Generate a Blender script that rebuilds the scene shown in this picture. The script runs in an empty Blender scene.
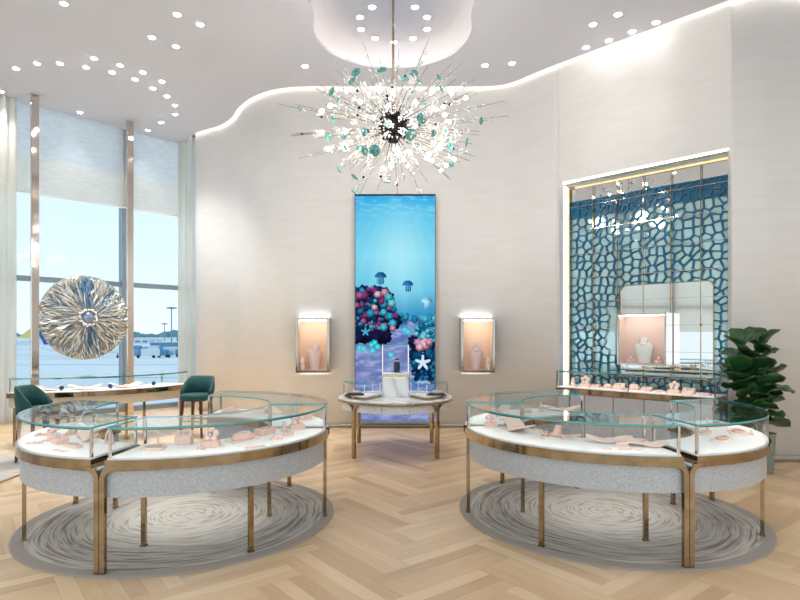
import bpy, bmesh, math, random
from mathutils import Vector, Matrix
R = math.radians
PI = math.pi
sc = bpy.context.scene
col = sc.collection
random.seed(7)
EYE = 1.6; F = 566.0; CX = 394.0; HY = 335.0
CEIL = 5.87

def at(px, py, z):
    """point of the plane at height z seen at photo position (px, py)"""
    Y = (EYE - z) * F / (py - HY)
    return Vector(((px - CX) / F * Y, Y, z))

# ------------------------------------------------------------------ materials
def nt(name):
    m = bpy.data.materials.new(name); m.use_nodes = True
    t = m.node_tree; t.nodes.clear()
    o = t.nodes.new('ShaderNodeOutputMaterial')
    return m, t, o

def srgb(r, g, b):
    f = lambda c: (c/255/12.92) if c/255 <= .04045 else ((c/255+.055)/1.055)**2.4
    return (f(r), f(g), f(b), 1)

def pbr(name, c, rough=.5, metal=0, spec=.5, coat=0, trans=0, sheen=0):
    m, t, o = nt(name)
    b = t.nodes.new('ShaderNodeBsdfPrincipled')
    b.inputs['Base Color'].default_value = c
    b.inputs['Roughness'].default_value = rough
    b.inputs['Metallic'].default_value = metal
    b.inputs['Specular IOR Level'].default_value = spec
    b.inputs['Coat Weight'].default_value = coat
    b.inputs['Sheen Weight'].default_value = sheen
    b.inputs['Transmission Weight'].default_value = trans
    t.links.new(b.outputs[0], o.inputs[0])
    m['b'] = b.name
    return m

def emis(name, c, s):
    m, t, o = nt(name)
    e = t.nodes.new('ShaderNodeEmission'); e.inputs[0].default_value = c; e.inputs[1].default_value = s
    t.links.new(e.outputs[0], o.inputs[0]); return m

def N(t, kind, **kw):
    n = t.nodes.new(kind)
    for k, v in kw.items():
        if k in n.inputs.keys(): n.inputs[k].default_value = v
        else: setattr(n, k, v)
    return n

def ramp(t, stops, interp='LINEAR'):
    r = t.nodes.new('ShaderNodeValToRGB'); r.color_ramp.interpolation = interp
    e = r.color_ramp.elements
    while len(e) < len(stops): e.new(.5)
    for q, (p, c) in zip(e, stops): q.position = p; q.color = c
    return r

def noisy(name, c1, c2, scale=20, rough=.5, metal=0, stretch=(1,1,1), bump=0, detail=4, coat=0, lo=.35, hi=.65, sheen=0):
    m = pbr(name, c1, rough, metal, coat=coat, sheen=sheen); t = m.node_tree; b = t.nodes[m['b']]
    tc = N(t, 'ShaderNodeTexCoord'); mp = N(t, 'ShaderNodeMapping'); mp.inputs['Scale'].default_value = stretch
    n = N(t, 'ShaderNodeTexNoise', Scale=scale, Detail=detail)
    t.links.new(tc.outputs['Object'], mp.inputs[0]); t.links.new(mp.outputs[0], n.inputs['Vector'])
    r = ramp(t, [(lo, c1), (hi, c2)])
    t.links.new(n.outputs[0], r.inputs[0]); t.links.new(r.outputs[0], b.inputs['Base Color'])
    if bump:
        bp = N(t, 'ShaderNodeBump', Strength=bump, Distance=.01)
        t.links.new(n.outputs[0], bp.inputs['Height']); t.links.new(bp.outputs[0], b.inputs['Normal'])
    return m

def thin_glass(name, tint=(1,1,1,1), edge=None, ior=1.45, boost=1.0):
    """clear sheet: lets light straight through and mirrors by Fresnel"""
    m, t, o = nt(name)
    tr = N(t, 'ShaderNodeBsdfTransparent'); tr.inputs[0].default_value = tint
    gl = N(t, 'ShaderNodeBsdfGlossy'); gl.inputs['Roughness'].default_value = .0
    fr = N(t, 'ShaderNodeFresnel', IOR=ior)
    mu = N(t, 'ShaderNodeMath', operation='MULTIPLY'); mu.inputs[1].default_value = boost; mu.use_clamp = True
    mx = N(t, 'ShaderNodeMixShader')
    ge = N(t, 'ShaderNodeNewGeometry'); sb = N(t, 'ShaderNodeMath', operation='SUBTRACT'); sb.inputs[0].default_value = 1
    t.links.new(ge.outputs['Backfacing'], sb.inputs[1]); mm = N(t, 'ShaderNodeMath', operation='MULTIPLY')
    t.links.new(fr.outputs[0], mm.inputs[0]); t.links.new(sb.outputs[0], mm.inputs[1]); t.links.new(mm.outputs[0], mu.inputs[0])
    t.links.new(mu.outputs[0], mx.inputs[0]); t.links.new(tr.outputs[0], mx.inputs[1]); t.links.new(gl.outputs[0], mx.inputs[2])
    t.links.new(mx.outputs[0], o.inputs[0]); return m

M = {}
M['wall'] = noisy('wall_plaster', srgb(238,234,229), srgb(241,238,234), 2.0, .5, stretch=(1,1,8), bump=.0, detail=5)
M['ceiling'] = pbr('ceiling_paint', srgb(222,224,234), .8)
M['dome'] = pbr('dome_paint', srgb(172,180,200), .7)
M['gold'] = noisy('champagne_metal', srgb(176,154,124), srgb(156,136,108), 8, .06, 1)
M['chrome'] = pbr('polished_steel', srgb(215,205,198), .08, 1)
M['bronze'] = pbr('rose_bronze', srgb(176,140,112), .2, 1)
M['steelframe'] = pbr('window_steel', srgb(150,165,178), .4, .6)
M['deck'] = pbr('white_velvet', srgb(250,246,242), .6)
M['white'] = pbr('white_paint', srgb(240,238,235), .4)
M['pink'] = noisy('blush_leather', srgb(248,210,193), srgb(240,196,178), 30, .6)
M['pinklight'] = pbr('pale_blush_suede', srgb(249,218,204), .7)
M['navy'] = pbr('navy_suede', srgb(28,34,66), .6)
M['silverjewel'] = pbr('silver_jewel', srgb(225,225,232), .1, 1)
M['teal'] = noisy('teal_velvet', srgb(8,62,62), srgb(13,76,74), 25, .75, sheen=.05)
M['darkwood'] = noisy('mahogany', srgb(70,24,20), srgb(95,36,28), 12, .35, stretch=(1,1,.1))
M['glass'] = thin_glass('case_glass', (.985,.995,.995,1), ior=1.22)
M['topglass'] = thin_glass('case_top_glass', (.93,.98,.985,1), ior=1.5)
M['winglass'] = thin_glass('window_glass', (.78,.79,.795,1), ior=1.25)
M['edge'] = pbr('glass_edge', srgb(60,178,188), .15, 0, coat=.5)
M['led'] = emis('led_strip', (1,.95,.9,1), 10)
M['alcoveled'] = emis('alcove_led', (1,.93,.84,1), 3)
M['cove'] = emis('cove_led', (1,.74,.44,1), 8)
M['wallcove'] = emis('wall_cove_led', (1,.91,.76,1), 9)
M['halo'] = emis('halo_led', (1,.97,.94,1), 8)
M['lamp'] = emis('lamp_lens', (1,.97,.94,1), 25)
M['bulb'] = emis('bulb_glow', (1,.95,.88,1), 40)
M['skirt'] = pbr('skirting', srgb(176,164,150), .35, .5)
M['framemetal'] = pbr('smoked_metal', srgb(164,152,142), .1, 1)
M['bustpink'] = pbr('dusky_suede', srgb(232,204,196), .7)
M['black'] = pbr('black_metal', srgb(26,26,30), .3, .6)
M['mirror'] = pbr('tinted_mirror', srgb(206,236,234), .02, .6)
M['lattice'] = pbr('blue_lattice_enamel', srgb(12,100,138), .28, .2)
M['clear'] = pbr('clear_mirror', srgb(240,242,240), .01, 1)
M['bluepanel'] = pbr('deep_blue_glass', srgb(12,96,128), .12, 0, coat=.6)
M['amber'] = pbr('amber_stud', srgb(214,150,80), .2, .7)
M['crystal'] = pbr('crystal', srgb(250,252,253), .08, 0, trans=.15, coat=.8)
M['tealglass'] = noisy('teal_shell', srgb(34,128,124), srgb(120,200,192), 40, .15, coat=.6)
M['tan'] = noisy('counter_fabric', srgb(214,200,178), srgb(204,188,166), 60, .7)
M['rod'] = pbr('rod_metal', srgb(190,168,150), .2, 1)

def mosaic(name, c1, c2, c3):
    m = pbr(name, c1, .3, .1); t = m.node_tree; b = t.nodes[m['b']]
    tc = N(t, 'ShaderNodeTexCoord'); v = N(t, 'ShaderNodeTexVoronoi', Scale=130)
    t.links.new(tc.outputs['Object'], v.inputs['Vector'])
    s = N(t, 'ShaderNodeSeparateColor'); t.links.new(v.outputs['Color'], s.inputs[0])
    r = ramp(t, [(0, c1), (.45, c2), (.9, c3)]); t.links.new(s.outputs[0], r.inputs[0])
    t.links.new(r.outputs[0], b.inputs['Base Color'])
    r2 = ramp(t, [(0, (.25,)*3+(1,)), (1, (.5,)*3+(1,))]); t.links.new(s.outputs[1], r2.inputs[0])
    t.links.new(r2.outputs[0], b.inputs['Roughness'])
    bp = N(t, 'ShaderNodeBump', Strength=.06, Distance=.004); t.links.new(s.outputs[2], bp.inputs['Height'])
    t.links.new(bp.outputs[0], b.inputs['Normal'])
    return m
M['mosaic'] = mosaic('pearl_mosaic', srgb(178,179,182), srgb(186,187,189), srgb(200,200,202))
M['mosaicwhite'] = mosaic('white_mosaic', srgb(215,214,212), srgb(232,230,228), srgb(245,244,242))

def marble():
    m = pbr('marble', srgb(240,238,236), .2); t = m.node_tree; b = t.nodes[m['b']]
    tc = N(t, 'ShaderNodeTexCoord'); w = N(t, 'ShaderNodeTexWave', Scale=2.2, Distortion=7, Detail=4)
    w.bands_direction = 'DIAGONAL'
    t.links.new(tc.outputs['Object'], w.inputs['Vector'])
    r = ramp(t, [(0, srgb(214,212,212)), (.25, srgb(238,236,234)), (1, srgb(246,244,242))])
    t.links.new(w.outputs[0], r.inputs[0]); t.links.new(r.outputs[0], b.inputs['Base Color']); return m
M['marble'] = marble()

def oak():
    m = pbr('oak_planks', srgb(222,190,150), .34); t = m.node_tree; b = t.nodes[m['b']]
    b.inputs['Specular IOR Level'].default_value = .5
    at_ = N(t, 'ShaderNodeAttribute', attribute_name='tone')
    uv = N(t, 'ShaderNodeUVMap', uv_map='UVMap'); mp = N(t, 'ShaderNodeMapping'); mp.inputs['Scale'].default_value = (2.2, 42, 1)
    n = N(t, 'ShaderNodeTexNoise', Scale=1.0, Detail=6, Distortion=.8)
    t.links.new(uv.outputs[0], mp.inputs[0]); t.links.new(mp.outputs[0], n.inputs['Vector'])
    r = ramp(t, [(0, srgb(190,154,116)), (.35, srgb(212,178,138)), (.65, srgb(226,195,156)), (1, srgb(238,213,180))])
    a = N(t, 'ShaderNodeMath', operation='MULTIPLY_ADD'); a.inputs[1].default_value = .5
    t.links.new(n.outputs[0], a.inputs[0]); 
    sb = N(t, 'ShaderNodeMath', operation='MULTIPLY_ADD'); sb.inputs[1].default_value = .75; sb.inputs[2].default_value = -.12
    t.links.new(at_.outputs['Fac'], sb.inputs[0]); t.links.new(sb.outputs[0], a.inputs[2])
    t.links.new(a.outputs[0], r.inputs[0]); t.links.new(r.outputs[0], b.inputs['Base Color'])
    bp = N(t, 'ShaderNodeBump', Strength=.05, Distance=.005); t.links.new(n.outputs[0], bp.inputs['Height']); t.links.new(bp.outputs[0], b.inputs['Normal'])
    return m
M['oak'] = oak()

def rugmat(name, maxr):
    m = pbr(name, srgb(190,180,168), .95, spec=.1); t = m.node_tree; b = t.nodes[m['b']]
    tc = N(t, 'ShaderNodeTexCoord'); sx = N(t, 'ShaderNodeSeparateXYZ'); t.links.new(tc.outputs['Object'], sx.inputs[0])
    xx = N(t, 'ShaderNodeVectorMath', operation='LENGTH'); t.links.new(tc.outputs['Object'], xx.inputs[0])
    ang = N(t, 'ShaderNodeMath', operation='ARCTAN2'); t.links.new(sx.outputs[1], ang.inputs[0]); t.links.new(sx.outputs[0], ang.inputs[1])
    ca = N(t, 'ShaderNodeMath', operation='COSINE'); sa = N(t, 'ShaderNodeMath', operation='SINE')
    t.links.new(ang.outputs[0], ca.inputs[0]); t.links.new(ang.outputs[0], sa.inputs[0])
    # wobble of the radius so the strokes swirl
    n0 = N(t, 'ShaderNodeTexNoise', Scale=1.5, Detail=1); t.links.new(tc.outputs['Object'], n0.inputs['Vector'])
    rr = N(t, 'ShaderNodeMath', operation='MULTIPLY_ADD'); rr.inputs[1].default_value = .10
    t.links.new(n0.outputs[0], rr.inputs[0]); t.links.new(xx.outputs['Value'], rr.inputs[2])
    rs = N(t, 'ShaderNodeMath', operation='MULTIPLY'); rs.inputs[1].default_value = 40; t.links.new(rr.outputs[0], rs.inputs[0])
    cb = N(t, 'ShaderNodeCombineXYZ')
    c2 = N(t, 'ShaderNodeMath', operation='MULTIPLY'); c2.inputs[1].default_value = 1.7; t.links.new(ca.outputs[0], c2.inputs[0])
    s2 = N(t, 'ShaderNodeMath', operation='MULTIPLY'); s2.inputs[1].default_value = 1.7; t.links.new(sa.outputs[0], s2.inputs[0])
    t.links.new(c2.outputs[0], cb.inputs[0]); t.links.new(s2.outputs[0], cb.inputs[1]); t.links.new(rs.outputs[0], cb.inputs[2])
    n = N(t, 'ShaderNodeTexNoise', Scale=1.1, Detail=2); t.links.new(cb.outputs[0], n.inputs['Vector'])
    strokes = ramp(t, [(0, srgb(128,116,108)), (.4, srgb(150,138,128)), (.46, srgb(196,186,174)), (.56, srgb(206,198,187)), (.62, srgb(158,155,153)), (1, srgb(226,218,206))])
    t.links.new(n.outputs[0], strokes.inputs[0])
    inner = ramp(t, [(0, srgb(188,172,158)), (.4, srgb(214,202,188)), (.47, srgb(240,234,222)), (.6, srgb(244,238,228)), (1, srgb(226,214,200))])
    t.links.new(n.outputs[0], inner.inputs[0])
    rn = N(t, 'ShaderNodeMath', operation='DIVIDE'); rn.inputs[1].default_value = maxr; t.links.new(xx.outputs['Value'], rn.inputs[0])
    f1 = ramp(t, [(.35, (0,0,0,1)), (.72, (1,1,1,1))]); t.links.new(rn.outputs[0], f1.inputs[0])  # paler centre: partly the rug's own pattern, partly stronger light put into colour
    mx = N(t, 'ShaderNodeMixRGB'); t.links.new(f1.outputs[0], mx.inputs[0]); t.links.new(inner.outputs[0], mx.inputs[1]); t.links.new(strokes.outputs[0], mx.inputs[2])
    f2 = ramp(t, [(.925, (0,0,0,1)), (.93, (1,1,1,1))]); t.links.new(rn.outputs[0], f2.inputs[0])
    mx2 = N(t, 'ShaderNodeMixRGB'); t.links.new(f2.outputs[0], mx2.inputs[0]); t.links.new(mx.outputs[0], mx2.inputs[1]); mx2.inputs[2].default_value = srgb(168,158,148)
    t.links.new(mx2.outputs[0], b.inputs['Base Color'])
    bp = N(t, 'ShaderNodeBump', Strength=.5, Distance=.01); t.links.new(n.outputs[0], bp.inputs['Height']); t.links.new(bp.outputs[0], b.inputs['Normal'])
    return m

def fabric(name, c, tcol, f=.5, stretch=(1,1,1), c2=None, transp=0):
    m, t, o = nt(name)
    d = N(t, 'ShaderNodeBsdfDiffuse'); tl = N(t, 'ShaderNodeBsdfTranslucent'); mx = N(t, 'ShaderNodeMixShader'); mx.inputs[0].default_value = f
    d.inputs[0].default_value = c; tl.inputs[0].default_value = tcol
    tc = N(t, 'ShaderNodeTexCoord'); mp = N(t, 'ShaderNodeMapping'); mp.inputs['Scale'].default_value = stretch
    n = N(t, 'ShaderNodeTexNoise', Scale=6, Detail=5); t.links.new(tc.outputs['Object'], mp.inputs[0]); t.links.new(mp.outputs[0], n.inputs['Vector'])
    k = .86
    r = ramp(t, [(.3, (tcol[0]*k, tcol[1]*k, tcol[2]*k, 1)), (.65, tcol)]); t.links.new(n.outputs[0], r.inputs[0])
    t.links.new(r.outputs[0], tl.inputs[0])
    t.links.new(d.outputs[0], mx.inputs[1]); t.links.new(tl.outputs[0], mx.inputs[2])
    last = mx
    if transp:
        tp = N(t, 'ShaderNodeBsdfTransparent'); m2 = N(t, 'ShaderNodeMixShader'); m2.inputs[0].default_value = transp
        t.links.new(mx.outputs[0], m2.inputs[1]); t.links.new(tp.outputs[0], m2.inputs[2]); last = m2
    t.links.new(last.outputs[0], o.inputs[0]); return m
M['sheer'] = fabric('sheer_curtain', srgb(246,244,236), srgb(255,252,244), .65, (8,8,.3), transp=.26)
M['blindlow'] = fabric('cream_blind', srgb(246,240,228), srgb(255,250,242), .75, (1,1,6), transp=.26)
M['blindup'] = fabric('pale_blue_blind', srgb(220,232,240), srgb(255,250,246), .8, (1,1,5), transp=.22)
M['leaf'] = noisy('fig_leaf', srgb(22,58,30), srgb(46,94,42), 6, .35, coat=.25)
M['trunk'] = noisy('bark', srgb(88,66,48), srgb(60,44,34), 30, .8)
M['pot'] = noisy('sage_ceramic', srgb(128,140,126), srgb(140,150,136), 20, .45)
M['soil'] = pbr('soil', srgb(50,38,30), .95)
# out of doors
M['apron'] = noisy('apron_concrete', srgb(226,230,232), srgb(236,239,240), .02, .8, detail=3)
M['stripe'] = pbr('apron_stripe', srgb(160,175,186), .8)
M['trees'] = noisy('far_trees_hazed', srgb(96,140,150), srgb(120,160,168), .05, .9)  # bluish haze of distance put into the foliage colour
M['planewhite'] = pbr('aircraft_white', srgb(236,240,244), .3)
M['planeblue'] = pbr('tail_blue', srgb(20,90,175), .3)
M['planeyellow'] = pbr('tail_yellow', srgb(232,214,120), .3)
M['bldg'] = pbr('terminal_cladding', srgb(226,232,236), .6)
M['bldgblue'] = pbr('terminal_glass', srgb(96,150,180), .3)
M['mast'] = pbr('mast_steel', srgb(120,160,185), .5)
M['truck'] = pbr('truck_paint', srgb(214,224,232), .5)
M['truckblue'] = pbr('truck_blue', srgb(96,152,190), .5)

# ------------------------------------------------------------------ mesh helpers
class MB:
    def __init__(s): s.v = []; s.f = []; s.m = []; s.sm = []
    def add(s, vs, fs, mi=0, smooth=False):
        o = len(s.v); s.v += [tuple(v) for v in vs]
        for f in fs: s.f.append([o+i for i in f]); s.m.append(mi); s.sm.append(smooth)
    def box(s, x0, x1, y0, y1, z0, z1, mi=0, T=None):
        vs = [Vector(p) for p in ((x0,y0,z0),(x1,y0,z0),(x1,y1,z0),(x0,y1,z0),(x0,y0,z1),(x1,y0,z1),(x1,y1,z1),(x0,y1,z1))]
        if T: vs = [T @ v for v in vs]
        s.add(vs, [(0,3,2,1),(4,5,6,7),(0,1,5,4),(1,2,6,5),(2,3,7,6),(3,0,4,7)], mi)
    def rbox(s, w, d, h, r, T=None, mi=0, n=4, z0=0):
        """upright rounded-corner block, softened top"""
        out = []
        for cx_, cy_, a0 in ((w/2-r, d/2-r, 0), (-w/2+r, d/2-r, 90), (-w/2+r, -d/2+r, 180), (w/2-r, -d/2+r, 270)):
            for i in range(n+1):
                a = R(a0 + 90*i/n); out.append((cx_+r*math.cos(a), cy_+r*math.sin(a)))
        e = min(h*.25, r*.6)
        lv = [(1, z0), (1, z0+h-e)]
        rings = [[(x, y, z) for x, y in out] for k, z in lv]
        sx = (w-2*e)/w; sy = (d-2*e)/d
        rings.append([(x*sx, y*sy, z0+h) for x, y in out])
        s.loft([[Vector(p) for p in r_] for r_ in rings], T, mi, True)
    def loft(s, rings, T=None, mi=0, caps=True, smooth=False, closed=True):
        n = len(rings[0]); vs = []
        for r_ in rings: vs += [(T @ Vector(p)) if T else p for p in r_]
        fs = []
        for i in range(len(rings)-1):
            for j in range(n if closed else n-1):
                a = i*n+j; b = i*n+(j+1) % n
                fs.append((a, b, b+n, a+n))
        s.add(vs, fs, mi, smooth)
        if caps and closed:
            o = len(s.v)-len(vs)
            s.f.append([o+i for i in range(n)][::-1]); s.m.append(mi); s.sm.append(False)
            s.f.append([o+(len(rings)-1)*n+i for i in range(n)]); s.m.append(mi); s.sm.append(False)
    def prism(s, poly, z0, z1, mi=0, T=None, top=None):
        s.loft([[Vector((x, y, z0)) for x, y in poly], [Vector((x, y, z1)) for x, y in poly]], T, mi, True)
        if top is not None: s.m[-1] = top
    def lathe(s, prof, n=20, T=None, mi=0, smooth=True):
        rings = [[Vector((r*math.cos(2*PI*i/n), r*math.sin(2*PI*i/n), z)) for i in range(n)] for r, z in prof]
        s.loft(rings, T, mi, True, smooth)
    def tube(s, pts, r, n=6, mi=0, r1=None, smooth=True):
        pts = [Vector(p) for p in pts]; rings = []
        for i, p in enumerate(pts):
            d = (pts[min(i+1, len(pts)-1)] - pts[max(i-1, 0)]).normalized()
            u = d.cross(Vector((0,0,1)));
            if u.length < 1e-3: u = Vector((1,0,0))
            u.normalize(); w = d.cross(u)
            rr = r if r1 is None else r + (r1-r)*i/(len(pts)-1)
            rings.append([p + rr*(u*math.cos(2*PI*k/n) + w*math.sin(2*PI*k/n)) for k in range(n)])
        s.loft(rings, None, mi, True, smooth)
    def ball(s, c, r, n=8, m=5, mi=0, sq=(1,1,1), T=None):
        prof = [[Vector((c[0]+sq[0]*r*math.sin(PI*j/m)*math.cos(2*PI*i/n), c[1]+sq[1]*r*math.sin(PI*j/m)*math.sin(2*PI*i/n), c[2]-sq[2]*r*math.cos(PI*j/m))) for i in range(n)] for j in range(1, m)]
        vs = [p for r_ in prof for p in r_]
        bot = Vector((c[0], c[1], c[2]-r*sq[2])); top = Vector((c[0], c[1], c[2]+r*sq[2]))
        vs += [bot, top]; k = len(vs)
        fs = []
        for j in range(m-2):
            for i in range(n): fs.append((j*n+i, j*n+(i+1)%n, (j+1)*n+(i+1)%n, (j+1)*n+i))
        for i in range(n): fs.append((k-2, (i+1)%n, i)); fs.append((k-1, (m-2)*n+i, (m-2)*n+(i+1)%n))
        if T: vs = [T @ v for v in vs]
        s.add(vs, fs, mi, True)
    def build(s, name, mats, parent=None):
        me = bpy.data.meshes.new(name); me.from_pydata(s.v, [], s.f)
        if not isinstance(mats, (list, tuple)): mats = [mats]
        for m in mats: me.materials.append(m)
        for p, mi, sm in zip(me.polygons, s.m, s.sm): p.material_index = mi; p.use_smooth = sm
        me.update()
        bm = bmesh.new(); bm.from_mesh(me); bmesh.ops.recalc_face_normals(bm, faces=bm.faces); bm.to_mesh(me); bm.free()
        o = bpy.data.objects.new(name, me); col.objects.link(o)
        if parent: o.parent = parent
        return o

def tag(o, label=None, cat=None, group=None, kind=None):
    if label: o['label'] = label
    if cat: o['category'] = cat
    if group: o['group'] = group
    if kind: o['kind'] = kind
    return o
def empty(name, loc=(0,0,0), rz=0):
    o = bpy.data.objects.new(name, None); col.objects.link(o); o.location = loc; o.rotation_euler = (0,0,rz)
    o.empty_display_size = .1; return o
def thing(name, label, cat, loc=(0,0,0), rz=0, group=None):
    return tag(empty(name, loc, rz), label, cat, group)
def copy_tree(o, parent=None):
    c = o.copy(); col.objects.link(c)
    if parent: c.parent = parent
    for ch in list(o.children): copy_tree(ch, c)
    return c
def struct(name, mb, mats, parent=None, label=None, cat=None):
    o = mb.build(name, mats, parent)
    if not parent: o['kind'] = 'structure'
    if label: o['label'] = label
    if cat: o['category'] = cat
    return o

def catmull(pts, n=8, closed=False):
    out = []; P = [Vector(p) for p in pts]; L = len(P)
    rng = range(L) if closed else range(L-1)
    for i in rng:
        g = (lambda k: P[k % L]) if closed else (lambda k: P[max(0, min(L-1, k))])
        a, b, c, d = g(i-1), g(i), g(i+1), g(i+2)
        for k in range(n):
            t = k/n
            out.append(.5*((2*b)+(-a+c)*t+(2*a-5*b+4*c-d)*t*t+(-a+3*b-3*c+d)*t**3))
    if not closed: out.append(P[-1])
    return out
def offset(path, d):
    """shift an open 2-D path to its left by d"""
    o = []
    for i, p in enumerate(path):
        t = (path[min(i+1, len(path)-1)] - path[max(i-1, 0)]).normalized()
        o.append(Vector((p.x - t.y*d, p.y + t.x*d)))
    return o
def wallstrip(path, z0, z1, th, mb=None, smooth=True, mi=0):
    """vertical sheet along the path with thickness th to the left"""
    mb = mb or MB(); q = offset(path, th)
    rings = []
    for a, b in zip(path, q):
        rings.append([Vector((a.x,a.y,z0)), Vector((a.x,a.y,z1)), Vector((b.x,b.y,z1)), Vector((b.x,b.y,z0))])
    vs = [p for r_ in rings for p in r_]; fs = []
    for i in range(len(rings)-1):
        for j in range(4): fs.append((i*4+j, i*4+(j+1)%4, (i+1)*4+(j+1)%4, (i+1)*4+j))
    fs += [(0,1,2,3), tuple(len(vs)-4+k for k in range(4))]
    o = len(mb.v); mb.v += [tuple(v) for v in vs]
    for k, f in enumerate(fs):
        mb.f.append([o+i for i in f]); mb.m.append(mi); mb.sm.append(smooth and k < len(fs)-2 and k % 4 in (0, 2))
    return mb

# ------------------------------------------------------------------ camera, view, world
cam = bpy.data.cameras.new('camera'); co = bpy.data.objects.new('camera', cam); col.objects.link(co)
co.location = (0, 0, EYE); co.rotation_euler = (PI/2, 0, 0)
cam.sensor_width = 36; cam.lens = F/800*36; cam.shift_x = 6/800; cam.shift_y = 35/800; cam.clip_end = 4000; cam.clip_start = .05
sc.camera = co
vs_ = sc.view_settings; sc.display_settings.display_device = 'sRGB'
vs_.view_transform = 'Standard'; vs_.look = 'None'; vs_.gamma = 1; vs_.use_curve_mapping = False; vs_.exposure = 0.5
w = bpy.data.worlds.new('sky'); sc.world = w; w.use_nodes = True; t = w.node_tree; t.nodes.clear()
wo = t.nodes.new('ShaderNodeOutputWorld'); bg = t.nodes.new('ShaderNodeBackground')
tc = t.nodes.new('ShaderNodeTexCoord'); sx = t.nodes.new('ShaderNodeSeparateXYZ'); t.links.new(tc.outputs['Generated'], sx.inputs[0])
r = ramp(t, [(0, srgb(232,242,249)), (.1, srgb(220,238,249)), (.35, srgb(200,228,246)), (1, srgb(190,218,240))])
t.links.new(sx.outputs[2], r.inputs[0]); t.links.new(r.outputs[0], bg.inputs[0]); bg.inputs[1].default_value = 1.36
t.links.new(bg.outputs[0], wo.inputs[0])
try:
    sc.cycles.max_bounces = 10; sc.cycles.transparent_max_bounces = 24; sc.cycles.glossy_bounces = 5; sc.cycles.diffuse_bounces = 4
    sc.cycles.sample_clamp_indirect = 6; sc.cycles.caustics_reflective = False; sc.cycles.caustics_refractive = False
except Exception: pass

# ------------------------------------------------------------------ plan of the room
seam = [(-4.62,12.52),(-4.19,11.97),(-3.63,11.6),(-3.37,11.35),(-3.14,11.04),(-2.99,10.74),(-2.82,10.49),(-2.56,10.18),(-2.2,9.91),(-1.85,9.77),(-1.44,9.73),
        (-.7,9.73),(0,9.73),(.8,9.73),(1.48,9.73),(1.82,9.68),(2.0,9.57),(2.16,9.40),(2.36,9.16),(2.60,8.90)]
seam = catmull([Vector(p) for p in seam], 4)
wall_path = offset(seam, .07)
NL = Vector((2.62, 8.99)); NR = Vector((4.335, 7.275))        # ends of the mirrored alcove opening
wall_path = [Vector((-4.5,13.4)), Vector((-4.42,12.9))] + [p for p in wall_path if p.x > -4.3 or p.y < 12.1]
wall_path = [p for p in wall_path if p.x < 2.6] + [NL]
def strip2(a, b, z0, z1, th, name, mats=None, **k):
    return struct(name, wallstrip([Vector(a), Vector(b)], z0, z1, th, smooth=False), mats or M['wall'], **k)
TOP = 6.15
struct('wall_back', wallstrip(wall_path, 0, TOP, .32), M['wall'])
strip2(NL, NR, 4.02, TOP, .32, 'wall_above_alcove')
wr = catmull([Vector(p) for p in [tuple(NR), (4.62,7.17), (5.0,7.14), (6.5,7.1), (9.2,7.1)]], 6)
struct('wall_right_front', wallstrip(wr, 0, TOP, .32), M['wall'])
strip2((9.2,7.1), (9.2,-3.2), 0, TOP, .2, 'wall_right')
strip2((9.2,-3.2), (-9.8,-3.2), 5.4, TOP, .2, 'wall_rear')   # header only; rear left open below so sky light fills the room
# window wall, straight run A (diagonal) and run B (left side)
WA = Vector((-7.19,10.3)); u = Vector((.6903,.7235)); nin = Vector((.7235,-.6903))
def wp(s, off=0): return WA + u*s + nin*off
SA0, SA1 = -3.6, 4.0
def frame_run(idx, P, s0, s1, mulls, trans, zt, label):
    root = empty('window_%d' % idx); root['kind'] = 'structure'
    def bar(a, b, o0, o1, z0, z1, nm, mat):
        mb = MB(); q = [P(a,o0), P(b,o0), P(b,o1), P(a,o1)]
        mb.prism([(p.x,p.y) for p in q], z0, z1); return mb.build(nm, mat, root)
    bar(s0, s1, -.06, .06, 0, .1, 'sill', M['steelframe'])
    bar(s0, s1, -.06, .06, zt-.1, zt, 'head', M['steelframe'])
    for m_ in mulls: bar(m_-.06, m_+.06, -.1, .08, .1, zt-.1, 'mullion', M['steelframe'])
    cuts = [s0]+mulls+[s1]
    for a, b in zip(cuts[:-1], cuts[1:]):
        bar(a+.06, b-.06, -.04, .04, trans-.05, trans+.05, 'transom', M['steelframe'])
        bar(a+.06, b-.06, -.008, .004, .1, trans-.05, 'pane', M['winglass'])
        bar(a+.06, b-.06, -.008, .004, trans+.05, zt-.1, 'pane', M['winglass'])
    return root
frame_run(1, wp, SA0, SA1, [-2.3,-.85,2.19], 2.66, TOP, '')
WB = Vector((-9.72, 7.6))
def wpb(s, off=0): return WB + Vector((0,-1))*s + Vector((1,0))*off
frame_run(2, wpb, 0, 10.6, [2.1,4.2,6.3,8.4], 2.66, TOP, '')

# ------------------------------------------------------------------ ceiling with lit dome, upper slab
hole_r = [(0,9.05),(.3,9.03),(.57,8.92),(.85,8.70),(.99,8.48),(1.09,8.15),(1.10,7.85),(1.04,7.5),(1.10,7.2),(1.4,6.85),(1.72,6.4),(1.8,5.9),(1.6,5.45),(1.1,5.15),(.5,5.02),(0,5.0)]
hole = hole_r + [(-x, y) for x, y in hole_r[1:-1][::-1]]
hole = catmull([Vector((x-.02, y)) for x, y in hole], 4, True)
outer = [Vector(p) for p in seam] + [Vector((2.60,8.90)), Vector((4.33,7.17)), Vector((4.62,7.08)), Vector((5.0,7.04)), Vector((9.2,7.0)), Vector((9.2,-3.2)), Vector((-9.8,-3.2)), Vector((-9.66,7.4))]
outer += [wp(-3.3,.25), wp(0,.25)+Vector((-.02,.02)), wp(1.6,.25), Vector((-5.0,12.62))]
o2 = [outer[0]]
for p in outer[1:]:
    if (p-o2[-1]).length > .02: o2.append(p)
outer = o2
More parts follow.
